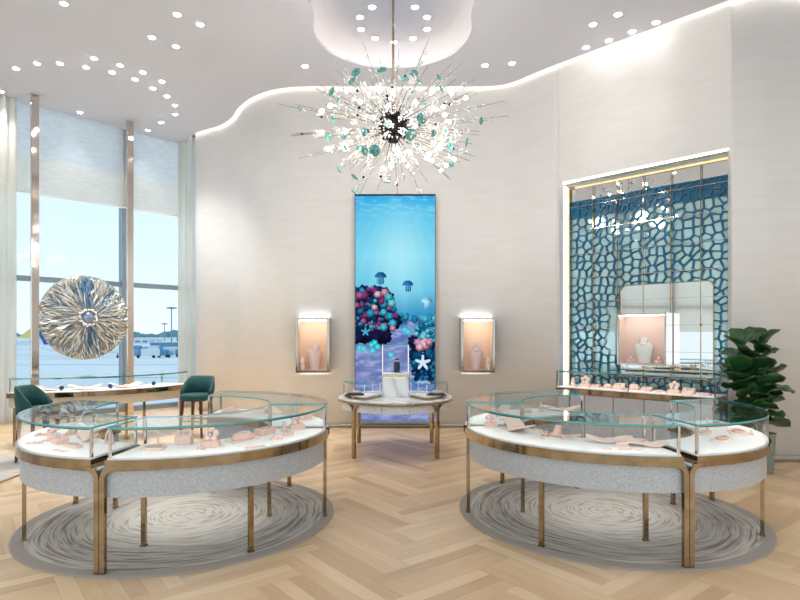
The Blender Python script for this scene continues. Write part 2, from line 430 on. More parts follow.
def ring_fill(outer, hole, z, h, name, mat, kind='structure'):
    bm = bmesh.new()
    for loop in (outer, hole):
        if not loop: continue
        v = [bm.verts.new((p.x, p.y, z)) for p in loop]
        for i in range(len(v)): bm.edges.new((v[i], v[(i+1) % len(v)]))
    bmesh.ops.triangle_fill(bm, use_beauty=True, use_dissolve=False, edges=bm.edges[:])
    g = bmesh.ops.extrude_face_region(bm, geom=bm.faces[:])
    for e in g['geom']:
        if isinstance(e, bmesh.types.BMVert): e.co.z += h
    bmesh.ops.recalc_face_normals(bm, faces=bm.faces)
    me = bpy.data.meshes.new(name); bm.to_mesh(me); bm.free(); me.materials.append(mat)
    o = bpy.data.objects.new(name, me); col.objects.link(o)
    if kind: o['kind'] = kind
    return o
ring_fill(outer, hole, CEIL, .04, 'ceiling', M['ceiling'])
big = [Vector(p) for p in ((-10.2,-3.5),(9.6,-3.5),(9.6,7.6),(4.5,7.6),(2.9,9.3),(2.4,10.2),(-2,10.4),(-3.2,11.6),(-4.2,13.6),(-4.9,13.6),(-10.2,8.2))]
holeo = offset(hole + [hole[0]], .0)
# dome shell: ledge behind the lip, curved side, flat top
def scaled(loop, d):
    n = len(loop); out = []
    for i in range(n):
        tt = (loop[(i+1)%n]-loop[i-1]).normalized(); out.append(loop[i] + Vector((tt.y, -tt.x))*d)
    return out
area = sum(hole[i].x*hole[(i+1)%len(hole)].y-hole[(i+1)%len(hole)].x*hole[i].y for i in range(len(hole)))
sg = 1 if area > 0 else -1
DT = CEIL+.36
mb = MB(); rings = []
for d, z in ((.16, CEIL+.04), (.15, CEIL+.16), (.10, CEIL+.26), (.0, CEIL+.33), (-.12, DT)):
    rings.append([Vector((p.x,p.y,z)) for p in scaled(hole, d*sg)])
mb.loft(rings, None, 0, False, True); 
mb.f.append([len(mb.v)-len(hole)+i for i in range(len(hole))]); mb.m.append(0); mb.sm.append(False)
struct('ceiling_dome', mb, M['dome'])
mb = MB(); a = scaled(hole, .13*sg); b = scaled(hole, .08*sg)
mb.loft([[Vector((p.x,p.y,CEIL+.045)) for p in b], [Vector((p.x,p.y,CEIL+.06)) for p in b], [Vector((p.x,p.y,CEIL+.06)) for p in a], [Vector((p.x,p.y,CEIL+.045)) for p in a]], None, 0, False)
struct('trim_1', mb, M['cove'], label='hidden warm light strip around the ceiling recess', cat='light strip')
ring_fill(big, scaled(hole, .2*sg), TOP, .08, 'ceiling_slab', M['ceiling'])
# perimeter cove light
cp = offset(seam, -.06)
cp = cp + [Vector((4.27,7.14)), Vector((4.62,7.0)), Vector((5.0,6.98)), Vector((8.8,6.95))]
mb = MB(); wallstrip(cp, CEIL+.045, CEIL+.06, .05, mb, False)
struct('trim_2', mb, M['wallcove'], label='hidden light strip above the ceiling edge', cat='light strip')
# ------------------------------------------------------------------ floor
def herring():
    W_ = .33; k = 3; L = W_*k; pw = W_/3
    rot = Matrix.Rotation(R(38), 2); me = bpy.data.meshes.new('floor')
    V = []; Fc = []; UV = []; T = []
    def inside(p): 
        x, y = p
        if x < -9.7 or x > 9.2 or y < -3.1: return False
        if (Vector((x,y))-WA).dot(nin) < .05: return False
        if x > 4.3: return y < 7.3
        if x > 2.3: return x+y < 12.0
        if x > -2.2: return y < 9.95
        return y < 9.9 + (-2.2-x)*1.7+.2
    rnd = random.Random(3)
    for i in range(-60, 60):
        for j in range(-12, 12):
            for vert in (0, 1):
                a = (i + 2*k*j)*W_; b = i*W_
                for q in range(3):
                    if not vert: x0, x1, y0, y1 = a, a+L, b+q*pw, b+(q+1)*pw
                    else: x0, x1, y0, y1 = a+L+q*pw, a+L+(q+1)*pw, b+W_-L, b+W_
                    g = .0012
                    pts = [Vector(p) for p in ((x0+g,y0+g),(x1-g,y0+g),(x1-g,y1-g),(x0+g,y1-g))]
                    c = rot @ Vector(((x0+x1)/2,(y0+y1)/2)) + Vector((0,3))
                    if not inside(c): continue
                    o = len(V)
                    for p in pts:
                        p2 = rot @ p + Vector((0,3)); V.append((p2.x, p2.y, 0))
                    Fc.append((o,o+1,o+2,o+3)); s1, s2 = rnd.random()*30, rnd.random()*30
                    if not vert: UV += [(s1,s2),(s1+L,s2),(s1+L,s2+pw),(s1,s2+pw)]
                    else: UV += [(s1,s2),(s1,s2+pw),(s1+L,s2+pw),(s1+L,s2)]
                    T.append(rnd.random()*.8+.1)
    for (x0,x1,y0,y1) in ((-10,9.3,-3.3,13.6),):
        o = len(V); V += [(x0,y0,-.002),(x1,y0,-.002),(x1,7.6,-.002),(2.8,9.4,-.002),(2.8,10.1,-.002),(-2.2,10.1,-.002),(-4.2,13.5,-.002),(-4.9,12.9,-.002),(x0,7.4,-.002)]
        Fc.append(tuple(range(o,o+9))); UV += [(0,0)]*9; T.append(.0)
    me.from_pydata(V, [], Fc)
    uv = me.uv_layers.new(name='UVMap')
    for l, c in zip(uv.data, UV): l.uv = c
    at_ = me.attributes.new('tone', 'FLOAT', 'FACE')
    for d, v in zip(at_.data, T): d.value = v
    me.materials.append(M['oak'])
    o = bpy.data.objects.new('floor', me); col.objects.link(o); o['kind'] = 'structure'
herring()
# skirting
bb = [p for p in wall_path if p.x > -4.2]
struct('baseboard_back', wallstrip(offset(bb,-.012), 0, .06, .012), M['skirt'])
struct('baseboard_right', wallstrip(offset(wr,-.012), 0, .08, .012), M['skirt'])

# ------------------------------------------------------------------ curtains and blinds
def curtain(s0, s1, off, label, z0=.02, z1=6.05, amp=.055, P=wp):
    n = int((s1-s0)/.025); rings = []; mb = MB()
    rnd = random.Random(int(s0*10)+99); ph = rnd.random()*6
    path = []
    for i in range(n+1):
        s = s0+(s1-s0)*i/n
        path.append(P(s, off+amp*math.sin(s*2*PI/.16+ph+.6*math.sin(s*5))))
    wallstrip(path, z0, z1, .004, mb, True)
    return tag(mb.build('curtain', M['sheer']), label, 'curtain')
curtain(-1.7, .2, .32, 'sheer cream floor-length curtain at the left edge of the view')
curtain(3.22, 3.95, .3, 'sheer greenish floor-length curtain gathered beside the curved wall', amp=.05)
def blind(s0, s1, P, l1, zl=4.26):
    t = thing('roller_blind', l1, 'window blind', (P((s0+s1)/2,.12).x, P((s0+s1)/2,.12).y, 4.2))
    def sheet(z0, z1, off, m, nm, th=.004):
        mb = MB(); q = [P(s0,off)-t.location.xy, P(s1,off)-t.location.xy, P(s1,off+th)-t.location.xy, P(s0,off+th)-t.location.xy]
        mb.prism([(p.x,p.y) for p in q], z0-4.2, z1-4.2); return mb.build(nm, m, t)
    sheet(zl, 4.93, .12, M['blindlow'], 'lower_fabric')['label'] = 'cream woven lower fabric'
    sheet(4.93, 6.05, .11, M['blindup'], 'upper_fabric')['label'] = 'pale blue translucent upper fabric'
    sheet(zl-.025, zl+.002, .112, M['white'], 'bottom_bar', .02)
blind(-3.3, 3.42, wp, 'wide woven blind lowered over the top of the airport window')
blind(.3, 10.3, wpb, 'wide woven blind over the side windows left of the view', 1.75)

# ------------------------------------------------------------------ downlights
ring_p = [(.060,0),(.060,-.006),(.048,-.008),(.044,0)]
dl_me = MB(); dl_me.lathe([(.046,-.001),(.062,-.001),(.062,-.007),(.050,-.009)], 20); lens_mb = MB(); lens_mb.lathe([(.048,-.002),(.048,-.008),(.04,-.014),(.02,-.018)], 20, None, 0, True)
dproto = empty('ceiling_downlight', (0,0,-50))
ring_o = dl_me.build('trim_ring', M['white'], dproto); lens_o = lens_mb.build('lens', M['lamp'], dproto)
ld = bpy.data.lights.new('downlight', 'SPOT'); ld.energy = 62; ld.spot_size = R(84); ld.spot_blend = 1; ld.shadow_soft_size = .05; ld.color = (1,.978,.945)
lo = bpy.data.objects.new('beam', ld); col.objects.link(lo); lo.parent = dproto; lo.location = (0,0,-.09)
used = [False]
ld2 = ld.copy(); ld2.spot_size = R(42); ld2.energy = 26
def downlight(x, y, z, label, group, cat='ceiling light'):
    o = dproto if not used[0] else copy_tree(dproto)
    used[0] = True
    o.location = (x, y, z); tag(o, label, cat, group)
    if 'over the alcove' in label or 'recess' in label or 'chandelier' in label:
        for ch in o.children:
            if ch.type == 'LIGHT': ch.data = ld2
ORD = ['first','second','third','fourth','fifth','sixth','seventh','eighth','ninth','tenth','eleventh','twelfth','thirteenth','fourteenth','fifteenth','sixteenth','seventeenth','eighteenth','nineteenth','twentieth','twenty-first','twenty-second','twenty-third','twenty-fourth','twenty-fifth']
def cl(px, py, z=CEIL): 
    Y = (z-EYE)*F/(HY-py); return ((px-CX)/F*Y, Y)
leftpx = [(64,3),(177,14),(152,37),(176,46),(16,68),(37,63),(60,63),(94,58),(86,67),(120,65),(112,72),(143,72),(135,79),(162,81),(153,88),(167,96),(175,105),(175,114),(161,122),(148,130),(80,112),(1,91),(200,24)]
leftpx = sorted(set(leftpx))
for i, (px, py) in enumerate(leftpx):
    x, y = cl(px, py); downlight(x, y, CEIL, 'small round downlight in the left ceiling, %s from the left edge' % ORD[i], 'downlights scattered over the left ceiling')
midpx = [(305,66),(485,65),(512,63)]
for (px, py), lb in zip(midpx, ['lone round downlight left of the chandelier between it and the ceiling recess', 'round downlight just right of the chandelier, left one of a pair', 'round downlight right of the chandelier, right one of a pair']):
    x, y = cl(px, py); downlight(x, y, CEIL, lb, 'downlights beside the ceiling recess')
for (px, py), lb in zip([(593,24),(618,14),(656,22),(632,31),(609,40),(586,47)], ['front row left', 'front row middle, topmost in the photo', 'front row right', 'row nearer the wall, right', 'row nearer the wall, middle', 'row nearer the wall, left and lowest in the photo']):
    x, y = cl(px, py); downlight(x, y, CEIL, 'round downlight over the alcove, ' + lb, 'six downlights in the right ceiling')
dome = sorted([(372,7),(415,7),(360,17),(427,17),(361,29),(427,29),(375,38),(413,38),(394,42)])
for i, (px, py) in enumerate(dome):
    x, y = cl(px, py, DT-.005); downlight(x, y, DT-.002, 'round downlight in the ring inside the ceiling recess, %s from the left' % ORD[i], 'ring of downlights in the ceiling recess')
# unseen downlights added overhead and behind for ambient light
for gx in (-7.5,-4.5,-2.9,2.9,4.5,7.5):
    for gy in (-2,.3,2.6,4.6):
        downlight(gx, gy, CEIL, 'round downlight added overhead for ambient light, out of the view', 'downlights added above and behind the viewer')

# ------------------------------------------------------------------ display cases
def sector(c, r0, r1, a0, a1, n=None):
    if a0 > a1: a0, a1 = a1, a0
    n = n or max(4, int((a1-a0)/4))
    A = [a0+(a1-a0)*i/n for i in range(n+1)]
    return [(r1*math.cos(R(a)), r1*math.sin(R(a))) for a in A] + [(r0*math.cos(R(a)), r0*math.sin(R(a))) for a in A[::-1]]

def arcwall(mb, r, th, a0, a1, z0, z1, mi=0, n=None):
    n = n or max(6, int(abs(a1-a0)/3))
    rings = []
    for i in range(n+1):
        a = R(a0+(a1-a0)*i/n); c, s = math.cos(a), math.sin(a)
        rings.append([Vector(((r)*c,(r)*s,z0)), Vector(((r+th)*c,(r+th)*s,z0)), Vector(((r+th)*c,(r+th)*s,z1)), Vector(((r)*c,(r)*s,z1))])
    mb.loft(rings, None, mi, True, False)
def radwall(mb, a, r0, r1, th, z0, z1, mi=0):
    T = Matrix.Rotation(R(a), 4, 'Z'); mb.box(r0, r1, -th/2, th/2, z0, z1, mi, T)

def leg_mesh(r, a, w, th, z1, bend=0):
    """flat bar leg; bend = +1/-1: its top curves over into a run along the rim towards that side"""
    mb = MB(); T = Matrix.Rotation(R(a), 4, 'Z')
    path = [(0, .013), (0, z1-.0)]
    if bend:
        rr = .07; path = [(0, .013), (0, z1-rr)]
        for i in range(1, 7):
            q = PI/2*i/6; path.append((bend*(rr-rr*math.cos(q)), z1-rr+rr*math.sin(q)))
        L = .28
        path.append((bend*(rr+L), z1))
    rings = []
    for i, (t_, z) in enumerate(path):
        p0 = Vector(path[max(i-1,0)]); p1 = Vector(path[min(i+1,len(path)-1)]); d = (p1-p0).normalized(); nn = Vector((-d.y, d.x))
        hw = w/2 if not bend else w/2
        q = []
        for s_, rad in ((-1,0),(1,0),(1,th),(-1,th)):
            tt = t_ + nn.x*hw*s_; zz = z + nn.y*hw*s_
            if bend and i == len(path)-1: tt = t_; zz = z + nn.y*.012*s_ 
            if bend and i > 6: pass
            aa = tt/r                       # run along the arc
            rr_ = r+rad
            q.append(T @ Vector((rr_*math.cos(aa), rr_*math.sin(aa), zz)))
        rings.append(q)
    mb.loft(rings, None, 0, True); return mb

def ring_case(name, loc, a0, a1, label, group, legs, r0=.72, r1=1.25, H=.985, deck=.78, rimz=.70, aproz=.512, body='mosaic', body0=0, body1=0):
    t = thing(name, label, 'display case', loc, 0, group)
    e = .35
    mb = MB(); mb.prism(sector(0, r0+.01, r1-.02, a0+e-body0, a1-e+body1), aproz, rimz, 0)
    mb.build('apron', M[body], t)
    for A_, B_ in ((a0-body0+.4, a0), (a1, a1+body1-.4)):
        if B_-A_ > .2: mb = MB(); mb.prism(sector(0, r0+.01, r1-.004, A_, B_), rimz, rimz+.006, 0); mb.build('gap_cover', M['deck'], t)
    mb = MB(); mb.prism(sector(0, r0-.015, r1+.012, a0, a1), rimz, deck-.012, 0); mb.build('rim', M['gold'], t)
    mb = MB(); mb.prism(sector(0, r0+.006, r1-.006, a0+.4, a1-.4), deck-.012, deck, 0); mb.build('deck', M['deck'], t)
    g = MB(); th = .008
    arcwall(g, r1-th-.006, th, a0+.4, a1-.4, deck, H-.012); arcwall(g, r0+.006, th, a0+.4, a1-.4, deck, H-.012)
    da = math.degrees(.012/r1)
    radwall(g, a0+.7, r0+.02, r1-.016, th, deck, H-.012); radwall(g, a1-.7, r0+.02, r1-.016, th, deck, H-.012)
    g.build('glass_walls', M['glass'], t)
    g = MB(); g.prism(sector(0, r0+.004, r1-.004, a0+.3, a1-.3), H-.012, H, 1)
    g.m[-1] = 0; g.m[-2] = 0
    g.build('glass_top', [M['topglass'], M['edge']], t)
    lb = MB(); arcwall(lb, r1-.036, .014, a0+1.5, a1-1.5, H-.024, H-.013, 0); o = lb.build('light_bar', [M['gold'], M['led']], t)
    for p in o.data.polygons:
        if p.normal.z < -.9: p.material_index = 1
    for a, s in ((a0+.9, 1), (a1-.9, -1)):
        for r_ in (r0+.02, r1-.022):
            mb = MB(); T = Matrix.Rotation(R(a), 4, 'Z'); mb.box(r_-.008, r_+.008, -.008, .008, deck, H-.012, 0, T); mb.build('corner_post', M['chrome'], t)
    for (a, rr, bend) in legs:
        if bend: mb = leg_mesh(r1-.018, a, .034, .034, rimz+.012, bend)
        else:
            mb = MB(); T = Matrix.Rotation(R(a), 4, 'Z'); rr2 = rr
            mb.box(rr2-.014, rr2+.014, -.017, .017, .013, aproz+.002 if rr2 < r1-.05 else rimz, 0, T)
            mb.box(rr2-.018, rr2+.018, -.024, .024, .0125, .02, 0, T)
        mb.build('leg', M['gold'], t)
    return t

CL = Vector((-1.84, 5.01)); CR = Vector((1.90, 5.12))
def case_set(C, mir, side):
    f = (lambda a: 180-a) if mir else (lambda a: a)
    b = -1 if mir else 1
    o = {}
    def S(x, y): return sorted((f(x), f(y)))
    nm = 'curved_display_case'
    grp = None
    a0, a1 = S(-179, -86.4); kw = dict(body0=1.4) if mir else dict(body1=1.4)
    o['front'] = ring_case(nm, (C.x, C.y, 0), a0, a1,
        'large curved glass display case on gold legs facing front, %s of the two rings' % ('left' if mir else 'right'), grp,
        [(f(-85.62), 0, -b), (f(-178.2), 1.235, 0), (f(-132.5), 1.17, 0), (f(-86.5), .745, 0), (f(-177.2), .745, 0)], **kw)
    a0, a1 = S(-82.0, 17); kw = dict(body1=2.4) if mir else dict(body0=2.4)
    o['side'] = ring_case(nm, (C.x, C.y, 0), a0, a1,
        'smaller curved glass display case at the outer %s, %s' % (('left', 'in front of the window counter') if mir else ('right', 'in front of the potted fig')), grp,
        [(f(-83.85), 0, b), (f(-32), 1.2, 0), (f(15.5), 1.2, 0), (f(15), .745, 0)], **kw)
    a0, a1 = S(86, 176)
    o['back'] = ring_case(nm, (C.x, C.y, 0), a0, a1,
        'curved glass display case closing the back of the %s ring' % ('left' if mir else 'right'), grp,
        [(f(128), 1.2, 0), (f(88), 1.2, 0), (f(90), .745, 0)])
    return o
case_set(CR, False, 'right')
case_set(CL, True, 'left')

# rugs under the rings
for C, lb, ro in ((CL, 'round swirl-patterned grey and cream rug under the left ring of cases', 40), (CR, 'round swirl-patterned grey and cream rug under the right ring of cases', 0)):
    mb = MB(); mb.lathe([(1.30,.001),(1.30,.009),(1.29,.012)], 96, None, 0, False)
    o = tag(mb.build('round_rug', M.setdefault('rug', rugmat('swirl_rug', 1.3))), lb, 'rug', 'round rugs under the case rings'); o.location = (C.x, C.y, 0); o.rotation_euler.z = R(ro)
t = thing('area_rug', 'grey beige rug with a bronze edge on the floor at far left', 'rug', (-5.9,5.8,0))
mb = MB(); mb.box(-1.6,1.63,-2.2,1.75,.001,.012); mb.build('pile', noisy('grey_rug', srgb(176,168,158), srgb(202,194,184), 5, .95, stretch=(1,4,1), bump=.3), t)
mb = MB(); mb.box(1.63,1.655,-2.2,1.75,.001,.014); mb.build('edge_trim', M['bronze'], t)

# ------------------------------------------------------------------ things shown in the cases
def Tm(z=0, rz=0, rx=0): return Matrix.Translation((0,0,z)) @ Matrix.Rotation(rz, 4, 'Z') @ Matrix.Rotation(rx, 4, 'X')
def jewel_ring(mb, r, T, mi=0, th=.0035):
    pts = []
    for k in range(13):
        a = 2*PI*k/12; pts.append(T @ Vector((r*math.cos(a), 0, r*math.sin(a)+r)))
    mb.tube(pts, th, 5, mi)
def k_pad(t, w, d, h, jewel=True):
    mb = MB(); mb.rbox(w, d, h, min(w,d)*.12); mb.build('pad', M['pink'], t)
    if jewel:
        mb = MB(); pts = [Vector((w*.33*math.cos(2*PI*k/16), d*.33*math.sin(2*PI*k/16), h+.004)) for k in range(17)]; mb.tube(pts, .003, 5); mb.build('bracelet', M['silverjewel'], t)
def k_block(t, w, d, h, n=2):
    mb = MB(); mb.loft([[Vector(p) for p in ((-w/2,-d/2,0),(w/2,-d/2,0),(w/2,-d/2,h*.55),(-w/2,-d/2,h*.55))], [Vector(p) for p in ((-w/2,d/2,0),(w/2,d/2,0),(w/2,d/2,h),(-w/2,d/2,h))]]); mb.build('block', M['pink'], t)
    mb = MB()
    for i in range(n): jewel_ring(mb, .012, Matrix.Translation((w*(i+1)/(n+1)-w/2, -d*.1, h*.72)))
    mb.build('ring', M['silverjewel'], t)
def k_dome(t, w, d, h):
    mb = MB(); mb.rbox(w*1.25, d*1.35, .008, .015); mb.build('plate', M['pinklight'], t)
    mb = MB(); mb.lathe([(.5,.0),(.5,.25),(.44,.6),(.3,.88),(.12,1.0)], 20, Matrix.Translation((0,0,.008)) @ Matrix.Diagonal((w,d,h,1))); mb.build('cushion', M['pink'], t)
    mb = MB(); pts = [Vector((w*.3*math.cos(2*PI*k/16), d*.25*math.sin(2*PI*k/16), h*.93+.008)) for k in range(17)]; mb.tube(pts, .003, 5); mb.build('bracelet', M['silverjewel'], t)
def k_flower(t, s):
    mb = MB(); mb.rbox(.10*s, .075*s, .035*s, .008*s); mb.build('base', M['pink'], t)
    mb = MB()
    for k in range(5):
        a = 2*PI*k/5+.3; mb.ball((.03*s*math.cos(a), .008*s*math.sin(a), .07*s+.026*s*math.sin(a)), .02*s, 10, 6)
    mb.build('knob', M['pinklight'], t)
    mb = MB(); mb.ball((0,-.018*s,.07*s), .010*s); mb.build('stone', M['silverjewel'], t)
def k_disc(t, r, h):
    mb = MB(); mb.lathe([(r,0),(r,h*.7),(r*.9,h)], 20); mb.build('disc', M['pink'], t)
    mb = MB(); mb.ball((0,0,h+.006), .008); mb.build('stone', M['silverjewel'], t)
def k_cone(t, r, h):
    mb = MB(); mb.lathe([(r,0),(r,.01),(r*.65,.02),(r*.5,h*.6),(r*.22,h)], 16); mb.build('cone', M['pink'], t)
    mb = MB(); mb.lathe([(r*.5,h*.55),(r*.6,h*.57),(r*.5,h*.6)], 16); mb.build('ring', M['silverjewel'], t)
def k_tstand(t, w, h):
    mb = MB(); mb.rbox(w*.9, w*.5, .01, .01); mb.build('base', M['pink'], t)
    mb = MB(); mb.box(-.005,.005,-.005,.005,.01,h); mb.box(-w/2,w/2,-.005,.005,h-.01,h); mb.build('bar', M['pink'], t)
    mb = MB(); mb.ball((-w*.35,0,h-.025),.008); mb.ball((w*.35,0,h-.025),.008); mb.build('earring', M['silverjewel'], t)
def k_wave(t, L, d, h, ph=0, th=.008, sk=0, m_='pinklight'):
    mb = MB(); rings = []
    n = 18
    for i in range(n+1):
        s = i/n; x = (s-.5)*L; z = .006+h*(.5-.5*math.cos(s*2*PI*1.0+ph)); dy = sk*math.sin(s*PI*2); ww = d*(.55+.45*math.sin(PI*min(1,max(0,s*.9+.05))))
        rings.append([Vector((x,-ww/2+dy,z)), Vector((x,ww/2+dy,z+.01)), Vector((x,ww/2+dy,z+.01+th)), Vector((x,-ww/2+dy,z+th))])
    mb.loft(rings, None, 0, True, False); mb.build('ramp', M[m_], t)
    mb = MB(); mb.box(-.012,.012,-d*.2,d*.2,0,.02+h*.5); mb.build('support', M['pinklight'], t)
def k_boat(t, L, d):
    mb = MB(); rings = []
    for i in range(17):
        s = i/16; x = (s-.5)*L; ww = d*math.sin(PI*(s*.96+.02))*.5+.003; z = .012+.03*(2*s-1)**2
        rings.append([Vector((x,-ww,z)), Vector((x,0,z-.010)), Vector((x,ww,z)), Vector((x,ww,z+.006)), Vector((x,0,z-.003)), Vector((x,-ww,z+.006))])
    mb.loft(rings); mb.box(-.05,.05,-.02,.02,0,.01); mb.build('boat_tray', M['pink'], t)
    for x in (-L*.22, L*.22):
        mb = MB(); jewel_ring(mb, .03, Matrix.Translation((x,0,.012)), 0, .004); mb.build('bangle', M['gold'], t)
    mb = MB(); mb.loft([[Vector(p) for p in ((-.03,-.02,.012),(.03,-.02,.012),(.03,.02,.012),(-.03,.02,.012))], [Vector(p) for p in ((-.018,.015,.09),(.028,.015,.09),(.028,.025,.09),(-.018,.025,.09))]]); mb.build('upright', M['pink'], t)
def k_torus(t, w, d):
    mb = MB(); mb.rbox(w, d, .014, .02, n=5); mb.build('base', M['pinklight'], t)
    mb = MB(); pts = [Vector((w*.34*math.cos(2*PI*k/20), d*.3*math.sin(2*PI*k/20), .022)) for k in range(21)]; mb.tube(pts, .008, 6); mb.build('roll', M['pink'], t)
def k_arch(t, s):
    mb = MB(); mb.rbox(.08*s,.06*s,.012,.01); mb.build('base', M['pink'], t)
    mb = MB(); pts = [Vector((.04*s*math.cos(PI*k/10), 0, .012+.1*s*math.sin(PI*k/10))) for k in range(11)]; mb.tube(pts, .009*s, 6); mb.build('arch', M['pinklight'], t)
def k_bust(t, s, mat='pinklight', jewel='silverjewel', wx=1):
    prof = [(.10,.06,0),(.105,.065,.03),(.115,.07,.10),(.15,.08,.22),(.165,.08,.30),(.15,.07,.345),(.085,.055,.365),(.05,.045,.39),(.045,.042,.45),(.03,.03,.458)]
    mb = MB(); rings = [[Vector((wx*s*a*math.cos(2*PI*k/20), s*b*math.sin(2*PI*k/20), s*z)) for k in range(20)] for a, b, z in prof]
    mb.loft(rings, None, 0, True, True); bu = mb.build('bust', M[mat], t)
    mb = MB(); pts = [Vector((s*.085*math.cos(a), -s*(.03+.055*(1+math.sin(-a))*.5), s*(.375-.07*(.5-.5*math.sin(a))*1.0))) for a in [PI*k/12-0+0 for k in range(13)]]
    pts = [Vector((s*.07*math.sin(a), -s*.058-s*.012*math.cos(a), s*(.40-.075*math.cos(a)*1.0))) for a in [-PI*.62+PI*1.24*k/14 for k in range(15)]]
    mb.tube(pts, .006*s, 6); mb.ball((0,-s*.078,s*.315), .014*s); mb.build('necklace', M[jewel], bu)
DK = .7805
def item(kind, px, py, label, cat, args, rz=0, nm=None, z=DK, grp=None, pol=None):
    p = at(px, py, z)
    C = CL if p.x < 0 else CR; q = p.xy-C
    if pol: a = R(180-pol[1]) if p.x < 0 else R(pol[1]); r_ = pol[0]
    else: a = math.atan2(q.y, q.x); r_ = q.length
    L_, D_ = args[0], (args[1] if len(args) > 1 and kind in ('pad','block','dome','torus','wave','boat') else args[0])
    if kind in ('flower','arch'): L_ = D_ = .10
    if kind in ('disc','cone'): L_ = D_ = args[0]*2
    if kind == 'tstand': L_ = D_ = .07
    if kind == 'dome': L_, D_ = L_*1.25, D_*1.35
    if kind == 'wave': D_ += .05
    tang = math.degrees(a)+90; tang = (tang+90) % 180-90
    if L_ > .13 or pol: rz = tang
    hd = D_/2+L_*L_/8/.9; r_ = max(.745+hd, min(1.222-hd, r_))
    p = Vector((C.x+r_*math.cos(a), C.y+r_*math.sin(a), z))
    names = {'pad':'display_pad','block':'ring_block','dome':'cushion_display','flower':'flower_stand','disc':'display_disc','cone':'ring_cone','tstand':'earring_stand','wave':'display_ramp','boat':'boat_display','torus':'bangle_roll_display','arch':'arch_stand','bust':'necklace_bust'}
    t = thing(nm or names[kind], label, cat, p, R(rz), grp)
    globals()['k_'+kind](t, *args); return t
jd = 'jewellery display'
LFc = ' in the left front case'
item('pad',154,449,'square flat blush pad at the left end of the left front case',jd,(.15,.12,.018),10)
item('tstand',160,443,'little blush T-shaped earring stand behind the square pad'+LFc,jd,(.09,.12),5,pol=(.80,-96))
item('block',184,444,'upright blush block holding two rings'+LFc,jd,(.12,.07,.10),0)
item('disc',201,449,'tiny blush disc between the ring block and the flower stand'+LFc,jd,(.026,.018))
item('flower',211,446,'blush cluster stand of five round knobs, left one'+LFc,jd,(1.25,),0)
item('dome',243,440,'large domed blush cushion on a plate'+LFc,jd,(.20,.11,.06),-12)
item('pad',257,447.5,'thin narrow blush strip in front of the domed cushion',jd,(.15,.03,.008,False),12)
item('pad',265,434,'thick pillow-like blush pad right of the domed cushion',jd,(.18,.10,.05),20)
item('dome',277,439,'small low blush cushion right of the thick pad'+LFc,jd,(.08,.06,.03),10)
item('cone',284,431,'slim blush ring cone towards the right end'+LFc,jd,(.03,.09))
item('disc',288,434.5,'flat blush disc beside the slim cone'+LFc,jd,(.045,.02))
item('flower',297,429,'blush cluster stand of round knobs near the right end'+LFc,jd,(1.3,),20)
LSc = ' in the left side case'
item('pad',31,435.5,'thin pale blush tray at the far left edge, rear one'+LSc,jd,(.11,.05,.008),35,pol=(1.13,340))
item('pad',34,443.5,'thin pale blush tray at the far left edge, front one'+LSc,jd,(.11,.05,.008),15)
item('block',50,434,'long blush block in the back row'+LSc,jd,(.17,.06,.03),0)
item('block',56,438.5,'middle blush block of the stepped pile'+LSc,jd,(.11,.06,.035),5)
item('block',60,443,'boxy blush block in front of the stepped pile'+LSc,jd,(.14,.09,.045,3),5)
item('pad',47,441,'small blush pad left of the boxy block',jd,(.07,.04,.01,False),15)
item('block',71,434,'slanted long blush block behind the centre'+LSc,jd,(.17,.07,.035),30)
item('block',81,438,'wide blush block near the glass end'+LSc,jd,(.13,.07,.04),15,pol=(.81,323))
item('pad',74,447,'rounded blush pad at the front right'+LSc,jd,(.14,.06,.02),0)
item('pad',56,429.5,'small raised blush pad at the very back'+LSc,jd,(.07,.04,.02,False),10)
item('wave',98,438,'long slanting blush ramp against the end glass'+LSc,jd,(.24,.08,.05,3.1),38,pol=(.83,308))
item('cone',93,432.5,'dark small ring cone on the slanting ramp end'+LSc,jd,(.018,.06),0,pol=(.79,334))
item('arch',114,434,'curved blush arch stand behind the slanting ramp'+LSc,jd,(.9,),30,pol=(.81,292))
item('pad',60,451,'flat blush strip along the front glass'+LSc,jd,(.14,.025,.006,False),-8)
LBc = ' in the case at the back of the left ring'
item('dome',231,413,'pale domed cushion at the left'+LBc,jd,(.22,.12,.05),0)
item('wave',267,413,'pale wavy ramp in the middle'+LBc,jd,(.34,.14,.05,0),-20)
item('pad',291,415,'pale blush pad towards the right'+LBc,jd,(.2,.12,.03),-40)
item('block',305,419,'sloped blush block, rightmost'+LBc,jd,(.14,.10,.07),-60)
RFc = ' in the right front case'
item('flower',491,427,'pile of round blush knobs at the left end'+RFc,jd,(1.1,),0)
item('arch',507,424,'slim pale arch stand behind the knobs at the left'+RFc,jd,(1.0,),80)
item('wave',522,430,'broad pale wave-shaped ramp at the left'+RFc,jd,(.44,.17,.055,2.8,.01,.03),-24)
item('boat',568,434,'long boat-shaped blush tray with two bangles'+RFc,jd,(.42,.08),-4)
item('disc',543,438,'small blush disc left of the boat tray',jd,(.03,.015))
item('block',566,439.5,'tiny blush block in front of the boat tray',jd,(.06,.035,.02,1),0)
item('pad',552,436.5,'tiny blush pad between the disc and the boat tray',jd,(.05,.03,.014,False),0)
item('wave',608,439,'long low wavy blush ramp in the middle'+RFc,jd,(.34,.11,.03,3.4,.008,-.02),4)
item('wave',645,446,'low curved pale ramp at the right'+RFc,jd,(.32,.12,.022,2.2,.008,.02),-14)
item('torus',620,436,'pale oval tray with three small rings behind the right ramp',jd,(.14,.05),0,pol=(.80,-92))
item('dome',622,446.5,'ribbed bracelet cushion on feet at the right'+RFc,jd,(.10,.035,.03),0)
item('pad',607,449,'flat blush card left of the bracelet cushion',jd,(.055,.03,.006,False),0)
